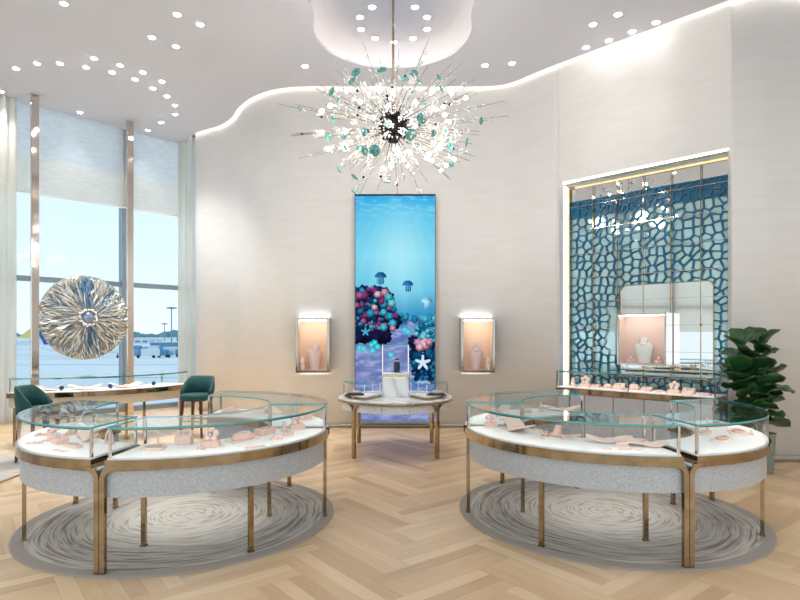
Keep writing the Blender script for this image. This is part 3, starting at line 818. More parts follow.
item('pad',625,450,'wide flat blush card below the bracelet cushion',jd,(.09,.02,.006,False),0)
item('pad',640,450,'flat blush card right of the bracelet cushion',jd,(.06,.02,.006,False),0)
RSc = ' in the right side case'
item('dome',716,426,'domed blush cushion at the back'+RSc,jd,(.15,.09,.03),0)
item('arch',701,431,'curved blush bar near the end glass'+RSc,jd,(1.0,),15,pol=(.82,-25))
item('torus',690,433,'pale tray with coloured stones beside the gap'+RSc,jd,(.14,.09),20)
item('torus',722,440,'oval pale tray with a rolled blush edge at the front'+RSc,jd,(.22,.11),5)
item('torus',738,433,'large rounded pale tray in the middle'+RSc,jd,(.22,.14),0)
item('cone',751,435,'small ring stand at the right'+RSc,jd,(.02,.04))
RBc = ' in the case at the back of the right ring'
item('wave',500,415,'pale sloping ramp, leftmost'+RBc,jd,(.3,.14,.07,3.1),60)
item('cone',541,411.5,'small blush cone in the middle'+RBc,jd,(.035,.09))
item('wave',562,411,'long thin pale ramp'+RBc,jd,(.42,.10,.04,2.8),10)
item('block',526,412.5,'low blush block'+RBc,jd,(.12,.07,.04),0)

# ------------------------------------------------------------------ centre table
TC = Vector((.02, 7.85))
t = thing('round_display_table', 'round marble-topped display table with four gold legs in front of the screen', 'table', (TC.x, TC.y, 0))
def disc_poly(r, n=64): return [(r*math.cos(2*PI*i/n), r*math.sin(2*PI*i/n)) for i in range(n)]
mb = MB(); mb.lathe([(.77,.70),(.795,.705),(.80,.72),(.795,.735),(.785,.738)], 64); mb.build('rim', M['gold'], t)
mb = MB(); mb.lathe([(.785,.738),(.78,.755),(.77,.76)], 64, None, 0, False); mb.build('top', M['marble'], t)
mb = MB(); mb.lathe([(.74,.60),(.74,.70)], 64, None, 0, False); mb.build('apron', M['mosaicwhite'], t)
for a in (-104,-76,-135,-45):
    mb = MB(); T = Matrix.Rotation(R(a), 4, 'Z'); mb.box(.7395,.742,-.002,.002,.60,.70,0,T); mb.build('seam', M['bronze'], t)
for sx_, sy_ in ((-1,-1),(1,-1),(-1,1),(1,1)):
    a = math.atan2(sy_*.535, sx_*.545); mb = MB(); c = Vector((.755*math.cos(a), .755*math.sin(a)))
    T = Matrix.Translation((c.x, c.y, 0)) @ Matrix.Rotation(a, 4, 'Z')
    for s in (-1, 1):
        rings = []
        for z, y0, hw in ((0.001,.013,.012),(.55,.013,.012),(.62,.016,.013),(.66,.032,.014),(.69,.07,.013),(.702,.12,.006)):
            rings.append([Vector((-.018,s*y0-hw,z)), Vector((.018,s*y0-hw,z)), Vector((.018,s*y0+hw,z)), Vector((-.018,s*y0+hw,z))])
        mb.loft(rings, T)
    mb.build('leg', M['gold'], t)
# pedestal and three glass cases on it
t = thing('marble_plinth', 'square white marble plinth standing on the centre table', 'plinth', (TC.x, TC.y-.05, .7605))
mb = MB(); mb.rbox(.36,.36,.27,.02); mb.build('block', M['marble'], t)
def small_case(label, loc, poly, h, rz=0):
    t = thing('glass_display_box', label, 'display case', loc, rz, 'glass boxes on the centre table')
    def sc_(k): return [(x*k, y*k) for x, y in poly]
    mb = MB(); mb.prism(poly, 0, .035); mb.build('base', M['gold'], t)
    mb = MB(); mb.prism(sc_(.96), .035, .045); mb.build('deck', M['deck'], t)
    mb = MB(); n = len(poly); p1 = sc_(.96)
    for i in range(n):
        a, b = Vector(p1[i]), Vector(p1[(i+1)%n]); d = (b-a).normalized(); q = Vector((-d.y, d.x))*.004
        mb.prism([tuple(a), tuple(b), tuple(b+q), tuple(a+q)], .045, h-.01)
    mb.build('glass_walls', M['glass'], t)
    mb = MB(); mb.prism(sc_(.975), h-.01, h, 1); mb.m[-1] = 0; mb.m[-2] = 0; mb.build('glass_top', [M['topglass'], M['edge']], t)
    idx = [i for i in range(n) if (Vector(poly[i])-Vector(poly[i-1])).normalized().dot((Vector(poly[(i+1)%n])-Vector(poly[i])).normalized()) < .6]
    for i in idx:
        x, y = poly[i]; k = .95; mb = MB(); mb.box(x*k-.005,x*k+.005,y*k-.005,y*k+.005,.045,h-.01); mb.build('corner_post', M['chrome'], t)
    return t
sq = [(-.185,-.16),(.185,-.16),(.185,.16),(-.185,.16)]
small_case('tall glass box on top of the marble plinth', (TC.x, TC.y-.05, 1.0315), sq, .44)
# wedge-shaped side boxes (curved outer edge)
def wedge(sg):
    pts = [(.28*1, -.12)]
    out = []
    for i in range(9):
        a = R(-100+ i*(100-8)/8 - 88+ 0) if False else R(182+ i*86/8)
        out.append((.74*math.cos(a)+.0, .74*math.sin(a)))
    poly = out + [(-.03*0-.05,-.36), (-.26,-.13), (-.30,.0)]
    cx_ = sum(p[0] for p in poly)/len(poly); cy_ = sum(p[1] for p in poly)/len(poly)
    poly = [(sg*(x-cx_), y-cy_) for x, y in poly]
    return poly, sg*cx_, cy_
def fan(sg):
    A = [188+i*7 for i in range(8)]
    poly = [(.72*math.cos(R(a)), .72*math.sin(R(a))) for a in A] + [(-.19,-.24), (-.30,-.08)]
    cx_ = sum(p[0] for p in poly)/len(poly)-.02; cy_ = sum(p[1] for p in poly)/len(poly)-.02
    return [(sg*(x-cx_), y-cy_) for x, y in poly], sg*cx_, cy_
navt = []
for sg, nm_ in ((1,'left'),(-1,'right')):
    poly, cx_, cy_ = fan(sg)
    if sg < 0: poly = poly[::-1]
    small_case('low fan-shaped glass box at the %s of the marble plinth' % nm_, (TC.x+cx_, TC.y+cy_, .7605), poly, .21)
    q = thing('navy_display_base', 'navy oval display base inside the %s fan-shaped box' % nm_, jd, (TC.x+cx_, TC.y+cy_-.02, .8060))
    mb = MB(); mb.lathe([(.5,0),(.5,.4),(.35,1)], 20, Matrix.Diagonal((.26,.18,.03,1))); mb.build('oval_base', M['navy'], q)
    mb = MB(); mb.lathe([(.5,0),(.45,.7),(.2,1)], 16, Matrix.Translation((.01,0,.03)) @ Matrix.Diagonal((.14,.09,.035,1))); mb.build('cushion', M['pink'], q)
    mb = MB(); pts = [Vector((.05*math.cos(2*PI*k/12), .03*math.sin(2*PI*k/12)-.0, .062)) for k in range(13)]; mb.tube(pts, .004, 5); mb.build('bracelet', M['silverjewel'], q)
q = thing('ring_post', 'dark navy cylindrical ring post inside the tall glass box', jd, (TC.x+.02, TC.y-.07, 1.0770))
mb = MB(); mb.lathe([(.07,0),(.07,.012)], 20, None, 0, False); mb.build('foot', M['silverjewel'], q)
mb = MB(); mb.lathe([(.042,.012),(.042,.14),(.032,.15),(.03,.19),(.02,.2)], 20); mb.build('post', M['navy'], q)
mb = MB(); mb.lathe([(.030,.157),(.036,.162),(.036,.17),(.030,.175)], 20); mb.build('ring', M['silverjewel'], q)

# ------------------------------------------------------------------ big screen
SX = -.645+.02; SW = 1.36; SH = 3.98-.12; SY = 9.70
scr = thing('video_screen', 'tall video screen showing an underwater coral reef', 'screen', (.02, 9.74, .12))
mb = MB(); mb.box(-SW/2-.012, SW/2+.012, -.05, .04, 0, SH+.03); mb.build('housing', pbr('screen_frame', srgb(90,92,98), .4, .6), scr)
mb = MB(); mb.box(-SW/2-.012, SW/2+.012, -.06, -.05, SH, SH+.03); mb.build('top_bar', M['black'], scr)
def reef():
    import math as m
    W, H = 79, 226
    rnd = random.Random(11)
    blobs = []   # x,y,r,color,shape
    def add(x, y, r_, c, k='ball'): blobs.append((x, y, r_, c, k))
    cy = [(40,150,185),(70,180,205),(30,110,160),(110,200,215)]; pk = [(170,86,140),(130,54,112),(205,140,170),(222,176,190)]; dk = [(12,40,80),(20,30,70),(15,60,100)]
    for i in range(26): add(42+rnd.random()*37, 118+rnd.random()*9, 1.6+rnd.random()*2.2, rnd.choice([(40,150,190),(70,180,205),(120,120,170),(35,120,170)]))
    # left reef
    for i in range(60):
        a = rnd.random()*6.28; q = m.sqrt(rnd.random()); add(14+q*26*m.cos(a), 119+q*25*m.sin(a), 5+rnd.random()*4, rnd.choice(dk))
    for i in range(190):
        a = rnd.random()*6.28; q = m.sqrt(rnd.random()); x = 14+q*27*m.cos(a); y = 114+q*23*m.sin(a)
        add(x, y, .9+rnd.random()*2.2, rnd.choice(cy[:3]+pk[:2]+pk[:2]+dk+dk))
    for x, y, r_, c in ((22,99,3.6,pk[3]),(29,97,4,pk[2]),(33,102,4.2,cy[1]),(36,108,4,cy[3]),(28,109,4,cy[0]),(19,112,3,pk[3]),(15,118,4,cy[0]),(28,117,3.5,cy[1]),(34,121,4,cy[0]),(37,128,4,cy[1]),(28,132,4,cy[1]),(37,133,3,pk[2]),(9,100,4,pk[1]),(4,100,4,pk[0]),(26,106,3,pk[1]),(40,120,3,pk[1])): add(x, y, r_, c)
    for i in range(8): add(rnd.random()*40, 140+rnd.random()*3, 6, (26,24,66))
    add(10,136,4.5,(70,170,215),'star')
    for x, y in ((4,152),(8,153),(16,149),(19,147),(22,151),(17,155),(35,159),(49,134),(52,136)): add(x, y, 3.4, (60,205,220), 'frond')
    # right reef
    for i in range(60):
        a = rnd.random()*6.28; q = m.sqrt(rnd.random()); add(70+q*14*m.cos(a), 157+q*30*m.sin(a), 3+rnd.random()*3, rnd.choice(dk+[(10,70,110),(16,90,130)]))
    for i in range(60):
        a = rnd.random()*6.28; q = m.sqrt(rnd.random()); add(73+q*13*m.cos(a), 134+q*13*m.sin(a), 1.4+rnd.random()*2.4, rnd.choice(cy))
    for i in range(40):
        a = rnd.random()*6.28; q = m.sqrt(rnd.random()); add(70+q*13*m.cos(a), 172+q*14*m.sin(a), 1.2+rnd.random()*1.6, rnd.choice([(20,90,140),(30,120,160),(12,50,95)]))
    add(62,147,4,pk[2]); add(69,149,6,(230,170,190)); add(64,152,4,pk[3]); add(73,147,4,pk[2])
    add(67,167,8,(200,225,245),'star')
    for i in range(10): add(58+rnd.random()*21, 185+rnd.random()*8, 2.5, (60,120,190), 'frond')
    for x, y, s, c in ((25,82,6,(30,100,150)),(52,90,5.5,(40,110,165))): add(x, y, s, c, 'jelly')
    add(71,107,5.5,(150,205,230),'jelly')
    nx, ny = 158, 452
    def hsh(a, b):
        v = m.sin(a*12.9898+b*78.233)*43758.5453; return v-m.floor(v)
    def vn(x, y):
        ix, iy = m.floor(x), m.floor(y); fx, fy = x-ix, y-iy; fx = fx*fx*(3-2*fx); fy = fy*fy*(3-2*fy)
        return (hsh(ix,iy)*(1-fx)+hsh(ix+1,iy)*fx)*(1-fy)+(hsh(ix,iy+1)*(1-fx)+hsh(ix+1,iy+1)*fx)*fy
    lerp = lambda a, b, k: tuple(a[i]+(b[i]-a[i])*k for i in range(3))
    stops = [(0,(40,160,222)),(14,(84,186,226)),(60,(122,206,232)),(95,(96,188,220)),(118,(44,136,186)),(132,(24,96,158)),(150,(20,80,140))]
    grid = []
    for j in range(ny+1):
        row = []; y = j/ny*H
        for i in range(nx+1):
            x = i/nx*W
            for q in range(len(stops)-1):
                if y <= stops[q+1][0] or q == len(stops)-2:
                    k = min(1, (y-stops[q][0])/(stops[q+1][0]-stops[q][0])); c = lerp(stops[q][1], stops[q+1][1], k); break
            # light from the surface
            g = m.exp(-((x-44)/26)**2-((y-62)/48)**2); c = lerp(c, (190,238,244), .62*g)
            ray = max(0, m.sin(m.atan2(x-44, y+25)*46))*m.exp(-((y-70)/55)**2); c = lerp(c, (170,232,244), .12*ray)
            if y < 34:
                wv = vn(x*.16+5, y*.55); c = lerp(c, (190,236,246), max(0, wv-.5)*1.1*(1-y/38))
            hz = 124+2*m.sin(x*.2)
            if y > hz:
                k = min(1, (y-hz)/30); rp = vn(x*.10+y*.05, y*.32)*.65+vn(x*.3, y*.8)*.35
                sb = lerp((70,110,175), (112,128,182), k); sb = lerp(sb, (176,182,220), max(0, rp-.45)*1.9); sb = lerp(sb, (66,78,140), max(0, .42-rp)*1.8); c = lerp(c, sb, min(1, (y-hz)/6))
            row.append([c[0],c[1],c[2]])
        grid.append(row)
    for bx, by, br, bc, kd in blobs:
        e = br*1.5
        for j in range(max(0,int((by-e)/H*ny)), min(ny, int((by+e)/H*ny)+1)+1 if (by+e) < H else ny+1):
            y = j/ny*H
            for i in range(max(0,int((bx-e)/W*nx)), min(nx, int((bx+e)/W*nx)+1)+1 if (bx+e) < W else nx+1):
                x = i/nx*W; dx, dy = x-bx, y-by; d = m.hypot(dx, dy)/br; an = m.atan2(dy, dx)
                if kd == 'ball': ins = d < 1+.12*m.sin(an*7+bx); sh = .62+.5*(1-d)+.3*(-dy-dx*.3)/br
                elif kd == 'star': ins = d < .38+.62*max(0, m.cos(2.5*((an+PI/2)%(2*PI/5)-PI/5)*2*.5*2-0))**2 if False else d < .36+.64*abs(m.cos(2.5*(an+PI/2)))**3; sh = 1.0
                elif kd == 'frond': ins = d < .45+.55*abs(m.sin(an*5+bx)); sh = .8+.4*(1-d)
                else:
                    ins = (dy < 0 and d < 1) or (dy >= 0 and abs(dx) < br*.6 and d < 1.1 and m.sin(dx*3.0) > -.3); sh = .8+.4*(1-d)-.3*dx/br
                if ins:
                    for q in range(3): grid[j][i][q] = max(0, min(255, bc[q]*sh))
    V = []; C = []; Fc = []
    for j in range(ny+1):
        for i in range(nx+1):
            V.append((-SW/2+SW*i/nx, -.052, SH*(1-j/ny))); g = grid[j][i]; C.append(srgb(*g))
    for j in range(ny):
        for i in range(nx):
            a = j*(nx+1)+i; Fc.append((a, a+nx+1, a+nx+2, a+1))
    me = bpy.data.meshes.new('picture'); me.from_pydata(V, [], Fc)
    ca = me.color_attributes.new('pix', 'FLOAT_COLOR', 'POINT')
    flat = [c for q in C for c in q]; ca.data.foreach_set('color', flat)
    mt, tt, oo = nt('screen_picture'); at_ = N(tt, 'ShaderNodeVertexColor', layer_name='pix'); em = N(tt, 'ShaderNodeEmission'); em.inputs[1].default_value = .76
    tt.links.new(at_.outputs[0], em.inputs[0]); tt.links.new(em.outputs[0], oo.inputs[0]); me.materials.append(mt)
    o = bpy.data.objects.new('picture', me); col.objects.link(o); o.parent = scr
reef()

# ------------------------------------------------------------------ lit wall showcases
M['peach'] = pbr('peach_lining', srgb(251,218,190), .7)
M['softbulb'] = emis('soft_showcase_led', (1,.93,.88,1), 14)
M['palelining'] = pbr('pale_lining', srgb(248,222,208), .7)
M['peachbulb'] = emis('showcase_led', (1,.92,.84,1), 21)
def showcase(name, label, loc, rz, w, h, d, frame=.04, halo=True, led=None):
    """box showcase; local -y faces the room, back at y=0"""
    t = thing(name, label, 'wall showcase', loc, rz)
    mb = MB(); T = None
    mb.box(-w/2, -w/2+frame, -d, 0, 0, h); mb.box(w/2-frame, w/2, -d, 0, 0, h); mb.box(-w/2+frame, w/2-frame, -d, 0, 0, frame); mb.box(-w/2+frame, w/2-frame, -d, 0, h-frame, h)
    mb.build('frame', M['framemetal'] if not led else M['chrome'], t)
    mb = MB(); mb.box(-w/2+frame, w/2-frame, -.012, -.002, frame, h-frame); f = .004
    mb.box(-w/2+frame, -w/2+frame+f, -d+.02, -.012, frame, h-frame); mb.box(w/2-frame-f, w/2-frame, -d+.02, -.012, frame, h-frame); mb.box(-w/2+frame, w/2-frame, -d+.02, -.012, frame, frame+f)
    mb.build('lining', M['palelining'] if led else M['peach'], t)
    mb = MB(); mb.box(-w/2+frame+.02, w/2-frame-.02, -d+.04, -d+.06, h-frame-.014, h-frame-.002); mb.build('light_bar', M['softbulb'] if led else M['peachbulb'], t)
    mb = MB(); mb.box(-w/2+frame, w/2-frame, -d+.008, -d+.012, frame, h-frame); mb.build('glass', M['glass'], t)
    if halo:
        mb = MB(); mb.box(-w/2+.03, w/2-.03, -.03, -.012, h, h+.012); mb.build('upper_halo_light', M['halo'], t)
        mb = MB(); mb.box(-w/2+.03, w/2-.03, -.03, -.012, -.012, 0); mb.build('lower_halo_light', M['halo'], t)
    return t
showcase('wall_showcase', 'narrow lit wall showcase left of the big screen', (-1.37, 9.775, .965), R(0), .57, .93, .26)
showcase('wall_showcase', 'narrow lit wall showcase right of the big screen', (1.415, 9.79, .965), R(0), .57, .93, .26)
for x, y, m_, lb in ((-1.37,9.66,1,'left'),(1.415,9.67,-1,'right')):
    q = thing('necklace_bust', 'tall pale blush necklace bust in the %s wall showcase' % lb, jd, (x+.02*m_, y, 1.0095)); k_bust(q, .98, 'bustpink', wx=.74)
    q = thing('hand_display', 'small blush bracelet display leaning beside the bust in the %s wall showcase' % lb, jd, (x-.185*m_, y-.05, 1.0095))
    mb = MB(); mb.lathe([(.035,0),(.04,.05),(.045,.12),(.03,.18),(.012,.21)], 12); mb.build('stem', M['pinklight'], q)
    mb = MB(); mb.lathe([(.047,.10),(.052,.11),(.047,.12)], 14); mb.build('bracelet', M['silverjewel'], q)

# ------------------------------------------------------------------ mirrored alcove
dn = (NR-NL).normalized(); no = Vector((dn.y*-1, dn.x)); no = -no if no.dot(Vector((1,1))) < 0 else no   # outward (away from the room)
ang = math.atan2(dn.y, dn.x); AL = (NR-NL).length
alc = empty('trim_3', (NL.x, NL.y, 0), ang); alc['kind'] = 'structure'; alc['label'] = 'mirrored alcove lining with gold grid'; 
DP = .26   # recess depth; local +y = outwards
mb = MB(); mb.box(-.1, AL+.1, DP, DP+.05, 0, 4.1); o = mb.build('mirror', M['mirror'], alc)
mb = MB(); mb.box(.08,AL-.005,DP-.006,DP-.001,3.73,3.93); mb.build('upper_mirror', M['clear'], alc)
mb = MB(); mb.box(0,.012,-.01,DP,0,4.02); mb.build('left_reveal', M['white'], alc)
mb = MB(); mb.box(.012,.03,DP*.55,DP*.8,.05,3.98); mb.build('left_light_strip', M['alcoveled'], alc)
mb = MB(); mb.box(.05,AL-.05,.03,.06,3.995,4.01); mb.build('top_light_strip', M['alcoveled'], alc)
mb = MB(); mb.box(.03,.075,DP-.05,DP,0,3.98); mb.build('left_gold_trim', M['gold'], alc)
mb = MB(); mb.box(0.03,AL,DP-.02,DP,3.93,3.98); mb.build('top_gold_trim', M['gold'], alc)
# Voronoi lattice
def lattice():
    rnd = random.Random(5); x0, x1, z0, z1 = .08, AL, .7, 3.73; s = .120
    pts = []
    nx = int((x1-x0)/s)+1; nz = int((z1-z0)/s)+1
    for i in range(-2, nx+2):
        for j in range(-2, nz+2):
            pts.append((x0+(i+.5)*s+rnd.uniform(-.36,.36)*s, z0+(j+.5)*s+rnd.uniform(-.42,.42)*s))
    hx0, hx1, hz0, hz1 = .66, 1.55, 1.33, 2.02
    mb = MB(); wdt = .0098
    for p in pts:
        if not (x0-.1 < p[0] < x1+.1 and z0-.1 < p[1] < z1+.1): continue
        poly = [(p[0]-.5,p[1]-.5),(p[0]+.5,p[1]-.5),(p[0]+.5,p[1]+.5),(p[0]-.5,p[1]+.5)]
        def clip(poly, a, b, c):  # keep a x + b z <= c
            out = []
            for i in range(len(poly)):
                P_, Q = poly[i], poly[(i+1)%len(poly)]; dp = a*P_[0]+b*P_[1]-c; dq = a*Q[0]+b*Q[1]-c
                if dp <= 0: out.append(P_)
                if dp*dq < 0:
                    k = dp/(dp-dq); out.append((P_[0]+(Q[0]-P_[0])*k, P_[1]+(Q[1]-P_[1])*k))
            return out
        for q in pts:
            if q is p: continue
            dx, dz = q[0]-p[0], q[1]-p[1]; L = math.hypot(dx, dz)
            if L > .55: continue
            poly = clip(poly, dx/L, dz/L, (dx*(p[0]+q[0])/2+dz*(p[1]+q[1])/2)/L)
            if not poly: break
        for a, b, c in ((1,0,x1),(-1,0,-x0),(0,1,z1),(0,-1,-z0)):
            if poly: poly = clip(poly, a, b, c)
        if len(poly) < 3: continue
        cxm = sum(v[0] for v in poly)/len(poly); czm = sum(v[1] for v in poly)/len(poly)
        if hx0 < cxm < hx1 and hz0 < czm < hz1: continue
        inn = poly
        n = len(poly)
        # inner polygon: clip by edges moved inwards
        inner = poly
        for i in range(n):
            a_, b_ = poly[i], poly[(i+1)%n]; ex, ez = b_[0]-a_[0], b_[1]-a_[1]; L = math.hypot(ex, ez)
            if L < 1e-6: continue
            nx_, nz_ = ez/L, -ex/L
            inner = clip(inner, nx_, nz_, nx_*a_[0]+nz_*a_[1]-wdt)
            if not inner: break
        if len(inner) < 3: continue
        # round the hole: resample by angle
        ci = (sum(v[0] for v in inner)/len(inner), sum(v[1] for v in inner)/len(inner))
        def ray(poly, c, th):
            best = None; dx, dz = math.cos(th), math.sin(th)
            for i in range(len(poly)):
                a_, b_ = poly[i], poly[(i+1)%len(poly)]; ex, ez = b_[0]-a_[0], b_[1]-a_[1]
                den = dx*ez-dz*ex
                if abs(den) < 1e-9: continue
                t_ = ((a_[0]-c[0])*ez-(a_[1]-c[1])*ex)/den; s_ = ((a_[0]-c[0])*dz-(a_[1]-c[1])*dx)/den
                if t_ > 0 and -1e-6 <= s_ <= 1+1e-6 and (best is None or t_ < best): best = t_
            return best or .01
        K = 20; ths = sorted([2*PI*k/K for k in range(K)] + [math.atan2(v[1]-ci[1], v[0]-ci[0]) % (2*PI) for v in poly])
        th2 = [ths[0]]
        for q in ths[1:]:
            if q-th2[-1] > 1e-4: th2.append(q)
        ro = [ray(poly, ci, q) for q in th2]; ri = [ray(inner, ci, q) for q in th2]
        mean = sum(ri)/len(ri); ri = [min(r_, r_*.5+mean*.62) for r_ in ri]
        K = len(th2)
        Y0, Y1 = DP-.032, DP-.010
        O = [(ci[0]+r_*math.cos(q), ci[1]+r_*math.sin(q)) for r_, q in zip(ro, th2)]; I = [(ci[0]+r_*math.cos(q), ci[1]+r_*math.sin(q)) for r_, q in zip(ri, th2)]
        vs = [(x,Y0,z) for x, z in O]+[(x,Y0,z) for x, z in I]+[(x,Y1,z) for x, z in I]
        fs = []
        for k in range(K):
            k2 = (k+1)%K; fs.append((k,k2,K+k2,K+k)); fs.append((K+k,K+k2,2*K+k2,2*K+k))
        mb.add(vs, fs)
    return mb
lattice().build('coral_lattice', M['lattice'], alc)
mb = MB(); mb.box(.08, AL, DP-.010, DP-.002, 3.45, 3.73); mb.build('upper_blue_band', M['bluepanel'], alc)
# gold grid bars and amber studs
gx = [.075+.385*k for k in range(1, 7) if .075+.385*k < AL-.02]; gz = [.98,1.36,1.74,2.12,2.50,2.88,3.26,3.64]
for x in gx:
    mb = MB(); mb.box(x-.005,x+.005,DP-.046,DP-.033,.6,3.93); mb.build('grid_bar', M['gold'], alc)
for z in gz:
    mb = MB(); mb.box(.075,AL,DP-.044,DP-.034,z-.004,z+.004); mb.build('grid_bar', M['chrome'], alc)
mb = MB()
for i, x in enumerate(gx):
    for j, z in enumerate(gz):
        if (i+j) % 2 == 0: mb.ball((x, DP-.05, z), .016, 8, 5, 0, (1,.6,1))
o = mb.build('studs', M['amber'], alc)
# rounded mirror outline
def rr_outline(w, h, r, n=6):
    o = []
    for cx_, cy_, a0 in ((w/2-r,h/2-r,0),(-w/2+r,h/2-r,90),(-w/2+r,-h/2+r,180),(w/2-r,-h/2+r,270)):
        for i in range(n+1): a = R(a0+90*i/n); o.append((cx_+r*math.cos(a), cy_+r*math.sin(a)))
    return o
def alc_at(px):   # local x along the alcove mirror for a photo column
    k = (px-CX)/F; b0 = NL + no*DP
    # (b0 + dn*s).x = k*(b0+dn*s).y
    return (k*b0.y-b0.x)/(dn.x-k*dn.y)
mx0, mx1 = alc_at(622), alc_at(714)
mir = empty('wall_mirror', (NL.x, NL.y, 0), ang); tag(mir, 'rounded rectangular mirror framed by the blue coral lattice', 'mirror')
ow, oh, cxm, czm = mx1-mx0, 1.34, (mx0+mx1)/2, 1.66
mb = MB(); o1 = rr_outline(ow, oh, .08)
mb.loft([[Vector((cxm+x, DP-.034, czm+z)) for x, z in o1], [Vector((cxm+x, DP-.004, czm+z)) for x, z in o1]]); mb.build('mirror_glass', M['clear'], mir)
mb = MB(); o1 = rr_outline(ow+.03, oh+.03, .09); o2_ = rr_outline(ow, oh, .08)
mb.loft([[Vector((cxm+x, DP-.004, czm+z)) for x, z in o1], [Vector((cxm+x, DP-.05, czm+z)) for x, z in o1], [Vector((cxm+x, DP-.05, czm+z)) for x, z in o2_], [Vector((cxm+x, DP-.004, czm+z)) for x, z in o2_]], None, 0, False); mb.build('frame', M['gold'], mir)
# showcase standing in front of the mirror
s0, s1 = alc_at(619), alc_at(668)
L3 = NL + dn*((s0+s1)/2+.09) + no*(DP-.06)
showcase('alcove_showcase', 'square lit showcase in front of the mirror, with a pale bust inside', (L3.x, L3.y, 1.17), ang, (s1-s0)-.02, .74, .24, .022, False, True)
p = L3 - no*.11
q = thing('necklace_bust', 'white necklace bust in the square alcove showcase', jd, (p.x, p.y, 1.1965), ang); k_bust(q, .8, 'deck')
for s, lb in ((-.2,'left'),(.2,'right')):
    q = thing('jewel_stand', 'low blush stand at the %s foot of the alcove bust' % lb, jd, (p.x+dn.x*s, p.y+dn.y*s, 1.1965), ang)
    mb = MB(); mb.lathe([(.07,0),(.06,.03),(.03,.06),(.02,.1)], 12); mb.build('mound', M['pink'], q)
    mb = MB(); mb.lathe([(.038,.055),(.044,.06),(.038,.065)], 14); mb.build('bracelet', M['silverjewel'], q)

# ------------------------------------------------------------------ long counter in front of the alcove
def straight_case(name, label, P0, P1, d, H, deck, aproz, panels):
    """front line P0->P1, body behind it (towards +90deg)"""
    dr = (P1-P0).normalized(); L = (P1-P0).length; a = math.atan2(dr.y, dr.x)
    t = thing(name, label, 'display case', (P0.x, P0.y, 0), a)
    mb = MB(); mb.box(.03,L-.03,.03,d,.04,deck-.085); mb.build('body', M['bronze'], t)
    for i in range(panels):
        x0 = .03+(L-.06)*i/panels; x1 = .03+(L-.06)*(i+1)/panels
        mb = MB(); mb.box(x0+.006,x1-.006,.012,.03,.06,deck-.1); mb.build('front_panel', M['mosaic'], t)
    mb = MB(); mb.box(0,L,0,d,deck-.085,deck-.012); mb.build('rim', M['gold'], t)
    mb = MB(); mb.box(.01,L-.01,.01,d-.01,deck-.012,deck); mb.build('deck', M['deck'], t)
    g = MB(); th = .008
    g.box(.01,L-.01,.01,.01+th,deck,H-.012); g.box(.01,.01+th,.01+th,d-.01,deck,H-.012); g.box(L-.01-th,L-.01,.01+th,d-.01,deck,H-.012); g.box(.01+th,L-.01-th,d-.01-th,d-.01,deck,H-.012); g.build('glass_walls', M['glass'], t)
    g = MB(); g.box(.005,L-.005,.005,d-.005,H-.012,H,1); g.m[0] = 0; g.m[1] = 0; g.build('glass_top', [M['topglass'], M['edge']], t)
    lb = MB(); lb.box(.05,L-.05,.025,.045,H-.026,H-.013); o = lb.build('light_bar', [M['gold'], M['led']], t)
    for p in o.data.polygons:
        if p.normal.z < -.9: p.material_index = 1
    for x in (.014, L-.014, L*.5):
        mb = MB(); mb.box(x-.007,x+.007,.01,.024,deck,H-.012); mb.build('post', M['chrome'], t)
    return t, a, dr
# corners in plan
cn0 = NL + dn*.22 - no*.50; cn1 = NL + dn*(AL-.04) - no*.50
ct, ca_, cdr = straight_case('long_glass_counter', 'long glass display counter along the mirrored alcove', cn0, cn1, .5, 1.07, .83, .04, 5)
cu = -no  # towards the room
lbs = [('cone',.22,.2,(.06,.13),'large blush cone at the left end of the alcove counter'),('flower',.42,.22,(1.5,),'round-knobbed blush stand second from the left on the alcove counter'),
 ('block',.60,.2,(.13,.09,.05),'low blush block third from the left on the alcove counter'),('dome',.78,.24,(.13,.10,.06),'domed blush cushion left of the middle of the alcove counter'),
 ('block',.98,.18,(.14,.09,.09),'tall blush block in the middle of the alcove counter'),('dome',1.18,.25,(.16,.11,.08),'big domed blush cushion in the middle of the alcove counter'),
 ('block',1.38,.2,(.13,.08,.06),'sloped blush block right of the middle of the alcove counter'),('torus',1.56,.2,(.15,.10),'flat blush tray behind the counter post of the alcove counter'),
 ('flower',1.76,.22,(1.4,),'knobbed blush stand towards the right of the alcove counter'),('block',1.95,.22,(.14,.09,.08),'blush block near the fig plant on the alcove counter'),('pad',2.15,.2,(.16,.10,.03),'blush pad at the right end of the alcove counter')]
nmap = {'pad':'display_pad','block':'ring_block','dome':'cushion_display','flower':'flower_stand','cone':'ring_cone','torus':'bangle_roll_display'}
for kd, s, d_, ar, lb in lbs:
    p = cn0 + dn*(s*.93-.03) + no*d_; q = thing(nmap[kd], lb, jd, (p.x, p.y, .8305), ang); globals()['k_'+kd](q, *ar)
    
